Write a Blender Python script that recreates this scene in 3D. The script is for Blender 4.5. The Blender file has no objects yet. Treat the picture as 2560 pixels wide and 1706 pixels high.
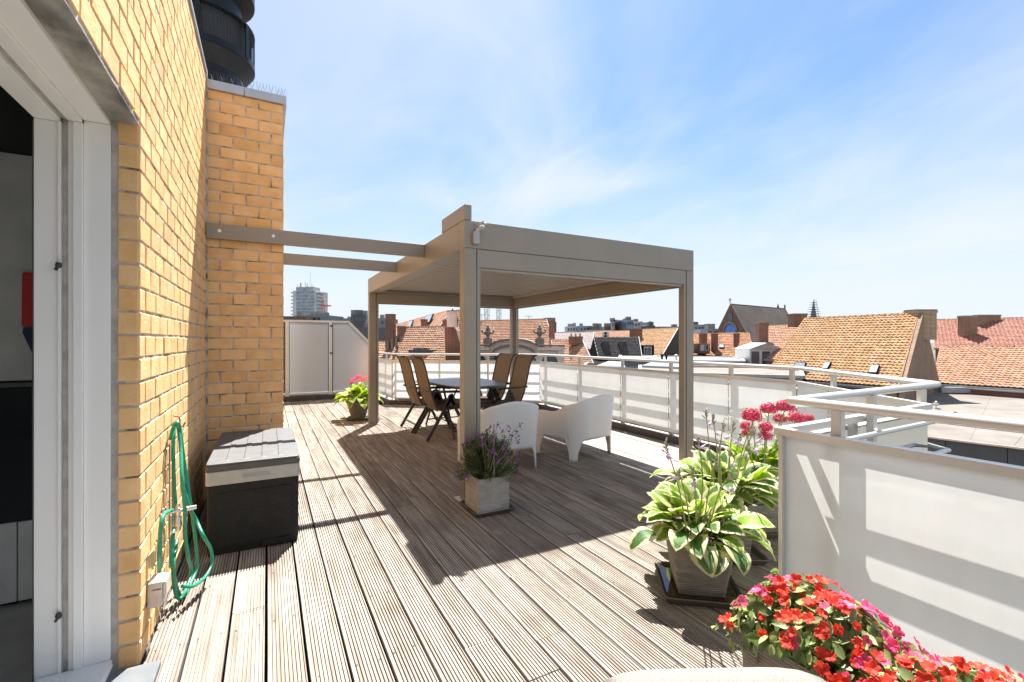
import bpy, bmesh, math, random
import numpy as np
from mathutils import Vector, Matrix, Euler
random.seed(7); np.random.seed(7)
SC = bpy.context.scene
COL = SC.collection
R = math.radians

# ------------------------------------------------------------------ camera, sky, sun, exposure
EYE = 1.33
FPX = 1142.0
YAW = math.atan2(611, FPX)
cam_d = bpy.data.cameras.new('camera')
cam_d.sensor_width = 36; cam_d.lens = FPX / 2560 * 36; cam_d.clip_start = 0.05; cam_d.clip_end = 9000
cam = bpy.data.objects.new('camera', cam_d); COL.objects.link(cam)
cam.location = (0, 0, EYE); cam.rotation_euler = (R(90), 0, -YAW)
SC.camera = cam

SUN = Vector((0.262, 0.452, 1.0)).normalized()
world = bpy.data.worlds.new('World'); SC.world = world; world.use_nodes = True
wn = world.node_tree; wn.nodes.clear()
def wnode(t, **kw):
    n = wn.nodes.new(t)
    for k, v in kw.items(): setattr(n, k, v)
    return n
w_out = wnode('ShaderNodeOutputWorld'); w_bg = wnode('ShaderNodeBackground')
w_sky = wnode('ShaderNodeTexSky', sky_type='NISHITA', sun_disc=False)
w_sky.sun_elevation = math.asin(SUN.z); w_sky.sun_rotation = math.atan2(SUN.x, SUN.y)
w_sky.altitude = 10; w_sky.air_density = 1.0; w_sky.dust_density = 0.6; w_sky.ozone_density = 4.0
w_bg.inputs['Strength'].default_value = 0.062
w_tc = wnode('ShaderNodeTexCoord')
# high thin cloud: two stretched noises on the sky direction projected to a plane overhead
w_sep = wnode('ShaderNodeSeparateXYZ'); wn.links.new(w_tc.outputs['Generated'], w_sep.inputs[0])
w_zc = wnode('ShaderNodeMath', operation='ADD'); w_zc.inputs[1].default_value = 0.16; wn.links.new(w_sep.outputs['Z'], w_zc.inputs[0])
w_zm = wnode('ShaderNodeMath', operation='MAXIMUM'); w_zm.inputs[1].default_value = 0.1; wn.links.new(w_zc.outputs[0], w_zm.inputs[0])
w_dx = wnode('ShaderNodeMath', operation='DIVIDE'); w_dy = wnode('ShaderNodeMath', operation='DIVIDE')
wn.links.new(w_sep.outputs['X'], w_dx.inputs[0]); wn.links.new(w_zm.outputs[0], w_dx.inputs[1])
wn.links.new(w_sep.outputs['Y'], w_dy.inputs[0]); wn.links.new(w_zm.outputs[0], w_dy.inputs[1])
w_cmb = wnode('ShaderNodeCombineXYZ'); wn.links.new(w_dx.outputs[0], w_cmb.inputs[0]); wn.links.new(w_dy.outputs[0], w_cmb.inputs[1])
def wcloud(scale, rot, sc, detail, dist, lo, hi, off=(0, 0, 0)):
    mp = wnode('ShaderNodeMapping'); mp.inputs['Rotation'].default_value = (0, 0, rot); mp.inputs['Scale'].default_value = sc; mp.inputs['Location'].default_value = off
    wn.links.new(w_cmb.outputs[0], mp.inputs[0])
    nz = wnode('ShaderNodeTexNoise'); nz.inputs['Scale'].default_value = scale; nz.inputs['Detail'].default_value = detail
    nz.inputs['Distortion'].default_value = dist; nz.inputs['Roughness'].default_value = 0.55
    wn.links.new(mp.outputs[0], nz.inputs['Vector'])
    mr = wnode('ShaderNodeMapRange', interpolation_type='SMOOTHSTEP'); mr.inputs[1].default_value = lo; mr.inputs[2].default_value = hi
    wn.links.new(nz.outputs['Fac'], mr.inputs[0]); return mr.outputs[0]
def wmath(op, a, b):
    n = wnode('ShaderNodeMath', operation=op)
    for i, v in enumerate((a, b)):
        if hasattr(v, 'is_linked') or hasattr(v, 'links'): wn.links.new(v, n.inputs[i])
        else: n.inputs[i].default_value = v
    return n.outputs[0]
c1 = wcloud(0.75, 1.9, (1, 0.75, 1), 5, 0.7, 0.30, 0.66, (3.1, 0.4, 0))
c2 = wcloud(1.9, 2.1, (1, 0.38, 1), 9, 1.4, 0.42, 0.80, (7.7, 2.0, 0))
c3 = wcloud(0.35, 0.2, (1, 1, 1), 3, 0.2, 0.36, 0.62, (1.6, 4.2, 0))
veil = wmath('ADD', wmath('MULTIPLY', c1, 0.78), wmath('MULTIPLY', c2, 0.22))
veil = wmath('MULTIPLY', veil, wmath('ADD', wmath('MULTIPLY', c3, 0.55), 0.5))
veil = wmath('MINIMUM', wmath('ADD', wmath('MULTIPLY', veil, 1.22), 0.07), 0.93)
# whitish haze low over the horizon
hz = wnode('ShaderNodeMapRange', interpolation_type='SMOOTHSTEP'); hz.inputs[1].default_value = 0.0; hz.inputs[2].default_value = 0.46
hz.inputs[3].default_value = 0.92; hz.inputs[4].default_value = 0.0
wn.links.new(w_sep.outputs['Z'], hz.inputs[0])
veil = wmath('MAXIMUM', veil, 0.0)
inv = wmath('MULTIPLY', wmath('SUBTRACT', 1.0, veil), wmath('SUBTRACT', 1.0, hz.outputs[0]))
veil = wmath('SUBTRACT', 1.0, inv)
w_mix = wnode('ShaderNodeMix', data_type='RGBA'); w_mix.inputs[7].default_value = (4.75, 5.05, 5.45, 1)
w_tint = wnode('ShaderNodeMix', data_type='RGBA', blend_type='MULTIPLY'); w_tint.inputs[0].default_value = 1; w_tint.inputs[7].default_value = (0.60, 0.86, 1.0, 1); wn.links.new(w_sky.outputs[0], w_tint.inputs[6])
wn.links.new(veil, w_mix.inputs[0]); wn.links.new(w_tint.outputs[2], w_mix.inputs[6])
wn.links.new(w_mix.outputs[2], w_bg.inputs['Color']); wn.links.new(w_bg.outputs[0], w_out.inputs['Surface'])

sun_d = bpy.data.lights.new('sun', 'SUN'); sun_d.energy = 5.0; sun_d.angle = R(0.53); sun_d.color = (1.0, 0.955, 0.89)
sun = bpy.data.objects.new('sun', sun_d); COL.objects.link(sun)
sun.rotation_euler = SUN.to_track_quat('Z', 'Y').to_euler(); sun.location = (5, 9, 20)
vs = SC.view_settings
vs.view_transform = 'Standard'; vs.look = 'None'; vs.gamma = 1; vs.use_curve_mapping = False; vs.exposure = 1.6
SC.cycles.max_bounces = 8; SC.cycles.diffuse_bounces = 4; SC.cycles.transparent_max_bounces = 12
SC.cycles.sample_clamp_indirect = 6.0; SC.cycles.caustics_reflective = False; SC.cycles.caustics_refractive = False

# ------------------------------------------------------------------ measuring helpers (a plan of the place, from sight lines)
CA, SA = math.cos(YAW), math.sin(YAW)
def W(px, py, d):
    r = (px - 1280) / FPX; z = -(py - 853) / FPX
    return Vector((d * (SA + r * CA), d * (CA - r * SA), EYE + d * z))
def WZ(px, py, Z):
    return W(px, py, (EYE - Z) * FPX / (py - 853))

# ------------------------------------------------------------------ materials
MATS = {}
def mat(name, c1, c2=None, rough=0.6, scale=6.0, detail=4.0, stretch=(1, 1, 1), metallic=0.0, bump=0.0, bscale=None,
        rnd=0.0, c3=None, s3=1.0, lo3=0.5, hi3=0.7, spec=0.5, trans=0.0, fine=0.0, lo=0.35, hi=0.65):
    """colour c1..c2 by noise, c3 by a second broad noise (stains), brightness by object/island randomness"""
    m = bpy.data.materials.new(name); m.use_nodes = True; nt = m.node_tree; ns = nt.nodes; L = nt.links
    b = ns['Principled BSDF']; b.inputs['Roughness'].default_value = rough; b.inputs['Metallic'].default_value = metallic
    b.inputs['Specular IOR Level'].default_value = spec
    geo = ns.new('ShaderNodeNewGeometry')
    oi = ns.new('ShaderNodeObjectInfo')
    off = ns.new('ShaderNodeVectorMath'); off.operation = 'SCALE'
    comb = ns.new('ShaderNodeCombineXYZ'); L.new(oi.outputs['Random'], comb.inputs[0]); L.new(geo.outputs['Random Per Island'], comb.inputs[2])
    L.new(comb.outputs[0], off.inputs[0]); off.inputs['Scale'].default_value = 13.0 if rnd else 0.0
    add = ns.new('ShaderNodeVectorMath'); add.operation = 'ADD'; L.new(geo.outputs['Position'], add.inputs[0]); L.new(off.outputs[0], add.inputs[1])
    mp = ns.new('ShaderNodeMapping'); mp.inputs['Scale'].default_value = stretch; L.new(add.outputs[0], mp.inputs[0])
    nz = ns.new('ShaderNodeTexNoise'); nz.inputs['Scale'].default_value = scale; nz.inputs['Detail'].default_value = detail
    L.new(mp.outputs[0], nz.inputs['Vector'])
    mr = ns.new('ShaderNodeMapRange'); mr.inputs[1].default_value = lo; mr.inputs[2].default_value = hi; L.new(nz.outputs['Fac'], mr.inputs[0])
    mx = ns.new('ShaderNodeMix'); mx.data_type = 'RGBA'
    mx.inputs[6].default_value = (*c1, 1); mx.inputs[7].default_value = (*(c2 or tuple(v * 0.82 for v in c1)), 1)
    L.new(mr.outputs[0], mx.inputs[0]); colr = mx.outputs[2]
    if c3:
        n3 = ns.new('ShaderNodeTexNoise'); n3.inputs['Scale'].default_value = s3; n3.inputs['Detail'].default_value = 6
        n3.inputs['Roughness'].default_value = 0.65
        L.new(add.outputs[0], n3.inputs['Vector'])
        r3 = ns.new('ShaderNodeMapRange'); r3.inputs[1].default_value = lo3; r3.inputs[2].default_value = hi3; L.new(n3.outputs['Fac'], r3.inputs[0])
        m3 = ns.new('ShaderNodeMix'); m3.data_type = 'RGBA'; m3.inputs[7].default_value = (*c3, 1)
        L.new(colr, m3.inputs[6]); L.new(r3.outputs[0], m3.inputs[0]); colr = m3.outputs[2]
    if rnd:
        ad = ns.new('ShaderNodeMath'); ad.operation = 'ADD'; L.new(oi.outputs['Random'], ad.inputs[0]); L.new(geo.outputs['Random Per Island'], ad.inputs[1])
        fr = ns.new('ShaderNodeMath'); fr.operation = 'FRACT'; L.new(ad.outputs[0], fr.inputs[0])
        r2 = ns.new('ShaderNodeMapRange'); r2.inputs[3].default_value = 1 - rnd; r2.inputs[4].default_value = 1 + rnd; L.new(fr.outputs[0], r2.inputs[0])
        hs = ns.new('ShaderNodeHueSaturation'); L.new(r2.outputs[0], hs.inputs['Value']); L.new(colr, hs.inputs['Color']); colr = hs.outputs[0]
    L.new(colr, b.inputs['Base Color'])
    if bump:
        bn = ns.new('ShaderNodeTexNoise'); bn.inputs['Scale'].default_value = bscale or scale * 4; bn.inputs['Detail'].default_value = 5
        L.new(mp.outputs[0], bn.inputs['Vector'])
        bp = ns.new('ShaderNodeBump'); bp.inputs['Strength'].default_value = bump; bp.inputs['Distance'].default_value = 0.01
        L.new(bn.outputs['Fac'], bp.inputs['Height']); L.new(bp.outputs[0], b.inputs['Normal'])
    if trans:
        tr = ns.new('ShaderNodeBsdfTranslucent'); L.new(colr, tr.inputs['Color'])
        ms = ns.new('ShaderNodeMixShader'); ms.inputs[0].default_value = trans
        out = ns['Material Output']; L.new(b.outputs[0], ms.inputs[1]); L.new(tr.outputs[0], ms.inputs[2]); L.new(ms.outputs[0], out.inputs['Surface'])
    MATS[name] = m
    return m

mat('brick', (0.86, 0.555, 0.28), (0.78, 0.46, 0.19), rough=0.85, spec=0.25, scale=9, bump=0.35, bscale=60, rnd=0.07, c3=(0.50, 0.27, 0.12), s3=2.2, lo3=0.57, hi3=0.85)
mat('mortar', (0.58, 0.53, 0.47), (0.16, 0.135, 0.12), rough=0.95, scale=11, detail=7, bump=0.6, bscale=90, lo=0.47, hi=0.66)
mat('deck_wood', (0.40, 0.355, 0.305), (0.235, 0.193, 0.158), rough=0.8, scale=5, detail=9, stretch=(6, 0.45, 4), bump=0.35, bscale=24, rnd=0.14,
    c3=(0.12, 0.088, 0.068), s3=1.7, lo3=0.53, hi3=0.85)
mat('deck_under', (0.03, 0.027, 0.024), (0.015, 0.013, 0.012), rough=0.95)
mat('aluminium', (0.31, 0.27, 0.225), (0.285, 0.25, 0.21), rough=0.42, scale=3, metallic=0.25, spec=0.5)
mat('aluminium_dark', (0.05, 0.045, 0.04), rough=0.6)
mat('white_alu', (0.66, 0.64, 0.61), (0.60, 0.58, 0.55), rough=0.3, scale=3, metallic=0.35)
mat('dark_flashing', (0.055, 0.05, 0.05), (0.09, 0.08, 0.075), rough=0.6, scale=4)
mat('pale_ledge', (0.42, 0.395, 0.36), (0.33, 0.305, 0.275), rough=0.85, scale=5, bump=0.2)
mat('frame_white', (0.88, 0.87, 0.84), (0.84, 0.83, 0.80), rough=0.35, scale=2)
mat('gasket', (0.05, 0.05, 0.05), rough=0.6)
mat('caulk', (0.50, 0.46, 0.42), (0.36, 0.33, 0.30), rough=0.9, scale=20)
mat('concrete', (0.46, 0.44, 0.40), (0.13, 0.125, 0.115), rough=0.95, scale=9, detail=9, bump=0.6, bscale=60, stretch=(1, 0.5, 1), c3=(0.45, 0.42, 0.36), s3=3, lo3=0.5, hi3=0.75)
mat('bluestone', (0.13, 0.14, 0.15), (0.18, 0.19, 0.20), rough=0.8, scale=8, bump=0.2)
mat('coping_metal', (0.50, 0.53, 0.57), (0.43, 0.46, 0.50), rough=0.35, metallic=0.4)
mat('cowl_paint', (0.004, 0.0055, 0.008), (0.007, 0.009, 0.012), rough=0.4, scale=7, spec=0.35, bump=0.1)
mat('cowl_under', (0.012, 0.010, 0.009), (0.024, 0.020, 0.016), rough=0.8, scale=6)
mat('steel_wire', (0.10, 0.095, 0.09), rough=0.5, metallic=0.3)
mat('chrome', (0.75, 0.72, 0.68), (0.55, 0.52, 0.48), rough=0.18, metallic=1.0, scale=30)
mat('hose', (0.005, 0.21, 0.12), (0.02, 0.33, 0.20), rough=0.35, scale=260, detail=1, spec=0.6, lo=0.45, hi=0.55)
mat('box_dark', (0.013, 0.013, 0.0135), (0.018, 0.018, 0.0185), rough=0.6, spec=0.25, scale=40, bump=0.15, bscale=120)
mat('box_lid', (0.135, 0.137, 0.14), (0.115, 0.117, 0.12), rough=0.55, scale=12, bump=0.1, bscale=80)
mat('box_lid_side', (0.085, 0.085, 0.085), rough=0.6)
mat('box_band', (0.42, 0.42, 0.41), (0.38, 0.38, 0.37), rough=0.5, scale=20)
mat('white_resin', (0.80, 0.80, 0.80), (0.79, 0.79, 0.79), rough=0.42, scale=5, bump=0.05, bscale=200)
mat('socket_plastic', (0.66, 0.64, 0.60), (0.50, 0.47, 0.43), rough=0.5, scale=12)
mat('red', (0.45, 0.012, 0.015), rough=0.55)
mat('dark_blue', (0.01, 0.02, 0.05), rough=0.7)
mat('kitchen_drawer_lit', (0.78, 0.78, 0.76), rough=0.4)  # same cupboard white, lighter: the brighter light down low is in the colour
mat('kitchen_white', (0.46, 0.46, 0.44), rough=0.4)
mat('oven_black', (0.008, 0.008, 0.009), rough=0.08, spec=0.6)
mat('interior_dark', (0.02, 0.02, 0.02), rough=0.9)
mat('textilene', (0.30, 0.20, 0.115), (0.20, 0.135, 0.08), rough=0.75, scale=180, detail=1, trans=0.35)
mat('chair_frame', (0.045, 0.036, 0.03), (0.07, 0.055, 0.045), rough=0.45, scale=20)
mat('table_top', (0.10, 0.105, 0.115), (0.13, 0.135, 0.145), rough=0.32, scale=30)
mat('planter_stone', (0.50, 0.48, 0.45), (0.40, 0.38, 0.35), rough=0.9, scale=14, bump=0.3)
mat('planter_taupe', (0.30, 0.265, 0.235), (0.21, 0.185, 0.165), rough=0.9, scale=9, bump=0.3, stretch=(1, 1, 4))
mat('planter_dark', (0.13, 0.115, 0.10), (0.17, 0.15, 0.135), rough=0.85, scale=9, bump=0.3)
mat('saucer', (0.13, 0.115, 0.10), (0.09, 0.08, 0.07), rough=0.7, scale=9)
mat('soil', (0.05, 0.032, 0.02), (0.12, 0.07, 0.035), rough=1.0, scale=60, bump=0.8)
mat('water', (0.05, 0.03, 0.015), rough=0.04, spec=0.8)
mat('petal_red', (0.62, 0.02, 0.008), (0.78, 0.07, 0.025), rough=0.6, scale=30, rnd=0.15, trans=0.35)
mat('petal_pink', (0.85, 0.16, 0.33), (0.86, 0.05, 0.18), rough=0.6, scale=30, rnd=0.15, trans=0.35)
mat('petal_crimson', (0.52, 0.03, 0.10), (0.62, 0.10, 0.17), rough=0.7, scale=30, rnd=0.25, trans=0.25)
mat('petal_orange', (0.80, 0.16, 0.08), (0.75, 0.25, 0.2), rough=0.7, scale=30, rnd=0.2, trans=0.3)
mat('petal_purple', (0.28, 0.075, 0.33), (0.20, 0.05, 0.26), rough=0.7, scale=30, rnd=0.3, trans=0.25)
mat('petal_lilac', (0.70, 0.60, 0.72), (0.55, 0.42, 0.58), rough=0.7, scale=40, rnd=0.1, trans=0.4)
mat('leaf_impatiens', (0.12, 0.22, 0.045), (0.40, 0.46, 0.19), rough=0.4, scale=10, rnd=0.4, trans=0.3)
mat('leaf_narrow', (0.085, 0.12, 0.05), (0.14, 0.17, 0.07), rough=0.6, scale=20, rnd=0.35, trans=0.25)
mat('stem', (0.20, 0.30, 0.09), (0.27, 0.27, 0.11), rough=0.6, scale=12)
mat('bud', (0.26, 0.28, 0.13), (0.40, 0.28, 0.32), rough=0.7, scale=40, rnd=0.3)
mat('cushion', (0.27, 0.25, 0.225), (0.20, 0.185, 0.165), rough=0.85, scale=300, detail=1, bump=0.4, bscale=500)
# far things
mat('tile_orange', (0.36, 0.18, 0.11), (0.27, 0.125, 0.075), rough=0.9, spec=0.3, scale=2.5, detail=5, rnd=0.25, c3=(0.56, 0.36, 0.10), s3=0.6, lo3=0.5, hi3=0.8)
mat('tile_yellow', (0.40, 0.265, 0.16), (0.30, 0.17, 0.09), rough=0.9, spec=0.3, scale=2.0, detail=5, rnd=0.13, c3=(0.33, 0.17, 0.03), s3=0.55, lo3=0.47, hi3=0.72)
mat('tile_pale', (0.38, 0.24, 0.17), (0.285, 0.145, 0.09), rough=0.9, spec=0.3, scale=2.5, detail=5, rnd=0.15, c3=(0.42, 0.20, 0.06), s3=0.7, lo3=0.52, hi3=0.8)
mat('tile_red', (0.33, 0.165, 0.125), (0.25, 0.115, 0.085), rough=0.9, spec=0.3, scale=3, rnd=0.12, c3=(0.40, 0.23, 0.16), s3=0.6, lo3=0.5, hi3=0.8)
mat('tile_purple', (0.16, 0.10, 0.11), (0.11, 0.07, 0.08), rough=0.6, scale=3, rnd=0.2)
mat('tile_base', (0.05, 0.03, 0.02), rough=1.0)
mat('slate', (0.022, 0.023, 0.028), (0.034, 0.033, 0.034), rough=0.85, spec=0.15, scale=2, detail=6, rnd=0.2)
mat('slate_grey', (0.10, 0.10, 0.10), (0.085, 0.085, 0.085), rough=0.9, spec=0.1, scale=2)
mat('church_roof', (0.115, 0.085, 0.065), (0.08, 0.066, 0.055), rough=0.9, scale=0.6, detail=8, c3=(0.05, 0.045, 0.045), s3=0.2, lo3=0.45, hi3=0.7)
mat('church_stone', (0.22, 0.12, 0.09), (0.15, 0.085, 0.06), rough=0.95, scale=1.2, detail=8, bump=0.3)
mat('blue_glass', (0.06, 0.16, 0.50), (0.10, 0.25, 0.60), rough=0.4, scale=2)
mat('stone_pale', (0.80, 0.66, 0.57), (0.70, 0.56, 0.47), rough=0.9, scale=1.6, detail=7, bump=0.3, c3=(0.20, 0.15, 0.13), s3=0.9, lo3=0.58, hi3=0.85)
mat('stone_dark', (0.19, 0.16, 0.135), (0.28, 0.24, 0.20), rough=0.95, scale=5, detail=6, bump=0.3)
mat('render_grey', (0.25, 0.25, 0.265), (0.19, 0.19, 0.20), rough=0.9, scale=1.2, detail=5)
mat('render_pale', (0.55, 0.55, 0.54), (0.45, 0.45, 0.44), rough=0.85, scale=1.0)
mat('render_brown', (0.17, 0.11, 0.085), (0.12, 0.08, 0.065), rough=0.95, scale=2)
mat('window_glass', (0.06, 0.08, 0.10), rough=0.12, spec=0.7)
mat('skylight_glass', (0.30, 0.36, 0.42), rough=0.1, spec=0.8)
mat('tower_glass', (0.16, 0.21, 0.26), (0.30, 0.36, 0.41), rough=0.2, scale=0.35, detail=3, spec=0.7)
mat('tower_white', (0.60, 0.60, 0.60), (0.48, 0.48, 0.48), rough=0.8, scale=0.2)
mat('lead', (0.26, 0.27, 0.29), (0.33, 0.34, 0.35), rough=0.6, scale=2)
mat('roof_felt', (0.20, 0.18, 0.16), (0.155, 0.14, 0.125), rough=0.95, scale=1.2, detail=8, c3=(0.135, 0.115, 0.10), s3=0.35, lo3=0.5, hi3=0.7, bump=0.2)
mat('felt_black', (0.012, 0.012, 0.014), (0.025, 0.024, 0.023), rough=0.95, spec=0.05, scale=1.5)
mat('panel_grey', (0.105, 0.10, 0.10), (0.085, 0.08, 0.08), rough=0.7, scale=1.5, rnd=0.08)
mat('ground_city', (0.12, 0.115, 0.105), (0.08, 0.085, 0.07), rough=1.0, scale=0.02, detail=8)
mat('crane_red', (0.55, 0.10, 0.06), rough=0.6)
mat('crane_yellow', (0.36, 0.30, 0.22), rough=0.6)
mat('gull_white', (0.75, 0.74, 0.72), rough=0.8)
mat('gull_grey', (0.30, 0.31, 0.33), rough=0.8)
mat('gull_dark', (0.05, 0.045, 0.04), rough=0.8)
mat('beak', (0.6, 0.35, 0.03), rough=0.6)

def brick_tex(name, ca, cb, cm, w=0.23, h=0.075, mortar=0.012, horizontal='XY'):
    m = mat(name, ca, cb, rough=0.95, scale=2.0, bump=0.0)
    nt = m.node_tree; ns = nt.nodes; L = nt.links
    geo = ns.new('ShaderNodeNewGeometry'); sp = ns.new('ShaderNodeSeparateXYZ'); L.new(geo.outputs['Position'], sp.inputs[0])
    ad = ns.new('ShaderNodeMath'); ad.operation = 'ADD'; L.new(sp.outputs[0], ad.inputs[0]); L.new(sp.outputs[1], ad.inputs[1])
    cb_ = ns.new('ShaderNodeCombineXYZ'); L.new(ad.outputs[0], cb_.inputs[0]); L.new(sp.outputs[2], cb_.inputs[1])
    bt = ns.new('ShaderNodeTexBrick'); bt.inputs['Scale'].default_value = 1; bt.inputs['Brick Width'].default_value = w; bt.inputs['Row Height'].default_value = h
    bt.inputs['Mortar Size'].default_value = mortar; bt.inputs['Color1'].default_value = (*ca, 1); bt.inputs['Color2'].default_value = (*cb, 1); bt.inputs['Mortar'].default_value = (*cm, 1)
    L.new(cb_.outputs[0], bt.inputs['Vector'])
    nz = ns.new('ShaderNodeTexNoise'); nz.inputs['Scale'].default_value = 1.2; nz.inputs['Detail'].default_value = 6; L.new(geo.outputs['Position'], nz.inputs['Vector'])
    mr = ns.new('ShaderNodeMapRange'); mr.inputs[3].default_value = 0.65; mr.inputs[4].default_value = 1.3; L.new(nz.outputs['Fac'], mr.inputs[0])
    hs = ns.new('ShaderNodeHueSaturation'); L.new(mr.outputs[0], hs.inputs['Value']); L.new(bt.outputs['Color'], hs.inputs['Color'])
    b = ns['Principled BSDF']; L.new(hs.outputs[0], b.inputs['Base Color'])
    bp = ns.new('ShaderNodeBump'); bp.inputs['Strength'].default_value = 0.6; bp.inputs['Distance'].default_value = 0.01; bp.invert = True
    L.new(bt.outputs['Fac'], bp.inputs['Height']); L.new(bp.outputs[0], b.inputs['Normal'])
    return m
brick_tex('brick_far', (0.26, 0.155, 0.085), (0.17, 0.10, 0.06), (0.30, 0.25, 0.20))  # darkened brick: the shade of the right-hand gable end is in the colour
brick_tex('brick_red_far', (0.23, 0.09, 0.055), (0.15, 0.06, 0.04), (0.24, 0.18, 0.14))
brick_tex('brick_tan_far', (0.40, 0.26, 0.14), (0.28, 0.17, 0.09), (0.42, 0.36, 0.28))

def glass_mat(name, tint, trans, clear, tcol=None, grough=0.06):
    m = bpy.data.materials.new(name); m.use_nodes = True; nt = m.node_tree; ns = nt.nodes; L = nt.links; ns.remove(ns['Principled BSDF'])
    df = ns.new('ShaderNodeBsdfDiffuse'); df.inputs[0].default_value = (*tint, 1)
    tl = ns.new('ShaderNodeBsdfTranslucent'); tl.inputs[0].default_value = (*(tcol or tint), 1)
    rf = ns.new('ShaderNodeBsdfRefraction'); rf.inputs[0].default_value = (*tint, 1); rf.inputs['Roughness'].default_value = 0.42; rf.inputs['IOR'].default_value = 1.25
    gl = ns.new('ShaderNodeBsdfGlossy'); gl.inputs['Roughness'].default_value = grough
    g_ = ns.new('ShaderNodeNewGeometry'); mp_ = ns.new('ShaderNodeMapping'); mp_.inputs['Scale'].default_value = (2.2, 2.2, 0.5); L.new(g_.outputs['Position'], mp_.inputs[0])
    n_ = ns.new('ShaderNodeTexNoise'); n_.inputs['Scale'].default_value = 2.5; n_.inputs['Detail'].default_value = 9; n_.inputs['Roughness'].default_value = 0.7; L.new(mp_.outputs[0], n_.inputs['Vector'])
    r_ = ns.new('ShaderNodeMapRange'); r_.inputs[1].default_value = 0.3; r_.inputs[2].default_value = 0.7; r_.inputs[3].default_value = 0.95; r_.inputs[4].default_value = 1.03; L.new(n_.outputs['Fac'], r_.inputs[0])
    for nd_, cc in ((df, tint), (tl, tcol or tint)):
        vm = ns.new('ShaderNodeVectorMath'); vm.operation = 'SCALE'; vm.inputs[0].default_value = cc; L.new(r_.outputs[0], vm.inputs['Scale']); L.new(vm.outputs[0], nd_.inputs[0])
    m1 = ns.new('ShaderNodeMixShader'); m1.inputs[0].default_value = trans; L.new(df.outputs[0], m1.inputs[1]); L.new(tl.outputs[0], m1.inputs[2])
    m2 = ns.new('ShaderNodeMixShader'); m2.inputs[0].default_value = clear; L.new(m1.outputs[0], m2.inputs[1]); L.new(rf.outputs[0], m2.inputs[2])
    fr = ns.new('ShaderNodeFresnel'); fr.inputs[0].default_value = 1.45
    m3 = ns.new('ShaderNodeMixShader'); L.new(fr.outputs[0], m3.inputs[0]); L.new(m2.outputs[0], m3.inputs[1]); L.new(gl.outputs[0], m3.inputs[2])
    L.new(m3.outputs[0], ns['Material Output'].inputs['Surface']); MATS[name] = m
    return m
glass_mat('frosted_white', (0.91, 0.96, 0.98), 0.38, 0.0, tcol=(0.96, 0.98, 0.95), grough=0.05)
glass_mat('frosted_screen', (0.90, 0.88, 0.85), 0.20, 0.72, grough=0.25)

def hosta_mat(name, cg, cm, lo, hi):
    m = mat(name, cg, tuple(v * 1.5 for v in cg), rough=0.42, scale=16, rnd=0.22, trans=0.0)
    nt = m.node_tree; ns = nt.nodes; L = nt.links
    uv = ns.new('ShaderNodeUVMap'); sp = ns.new('ShaderNodeSeparateXYZ'); L.new(uv.outputs[0], sp.inputs[0])
    nz = ns.new('ShaderNodeTexNoise'); nz.inputs['Scale'].default_value = 26; nz.inputs['Detail'].default_value = 3
    g = ns.new('ShaderNodeNewGeometry'); L.new(g.outputs['Position'], nz.inputs['Vector'])
    ad = ns.new('ShaderNodeMath'); ad.operation = 'MULTIPLY_ADD'; L.new(nz.outputs['Fac'], ad.inputs[0]); ad.inputs[1].default_value = 0.75; L.new(sp.outputs[0], ad.inputs[2])
    mr = ns.new('ShaderNodeMapRange'); mr.inputs[1].default_value = lo; mr.inputs[2].default_value = hi; L.new(ad.outputs[0], mr.inputs[0])
    mx = ns.new('ShaderNodeMix'); mx.data_type = 'RGBA'; mx.inputs[7].default_value = (*cm, 1); L.new(mr.outputs[0], mx.inputs[0])
    b = ns['Principled BSDF']; src = b.inputs['Base Color'].links[0].from_socket; L.new(src, mx.inputs[6]); L.new(mx.outputs[2], b.inputs['Base Color'])
    tr = ns.new('ShaderNodeBsdfTranslucent'); hs = ns.new('ShaderNodeHueSaturation'); hs.inputs['Value'].default_value = 1.25; hs.inputs['Saturation'].default_value = 1.15
    L.new(mx.outputs[2], hs.inputs['Color']); L.new(hs.outputs[0], tr.inputs['Color'])
    ms = ns.new('ShaderNodeMixShader'); ms.inputs[0].default_value = 0.38; L.new(b.outputs[0], ms.inputs[1]); L.new(tr.outputs[0], ms.inputs[2])
    L.new(ms.outputs[0], ns['Material Output'].inputs['Surface'])
    # ribs along the blade
    wv = ns.new('ShaderNodeMath'); wv.operation = 'SINE'; ml = ns.new('ShaderNodeMath'); ml.operation = 'MULTIPLY'; ml.inputs[1].default_value = 32; L.new(sp.outputs[0], ml.inputs[0]); L.new(ml.outputs[0], wv.inputs[0])
    bp = ns.new('ShaderNodeBump'); bp.inputs['Strength'].default_value = 0.35; bp.inputs['Distance'].default_value = 0.004; L.new(wv.outputs[0], bp.inputs['Height']); L.new(bp.outputs[0], b.inputs['Normal'])
    return m
hosta_mat('leaf_hosta', (0.06, 0.14, 0.03), (0.62, 0.60, 0.34), 0.86, 1.0)
hosta_mat('leaf_hosta_light', (0.16, 0.27, 0.03), (0.62, 0.60, 0.30), 0.88, 1.02)
hosta_mat('leaf_hosta_lime', (0.10, 0.22, 0.03), (0.46, 0.52, 0.08), 0.65, 1.1)
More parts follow.
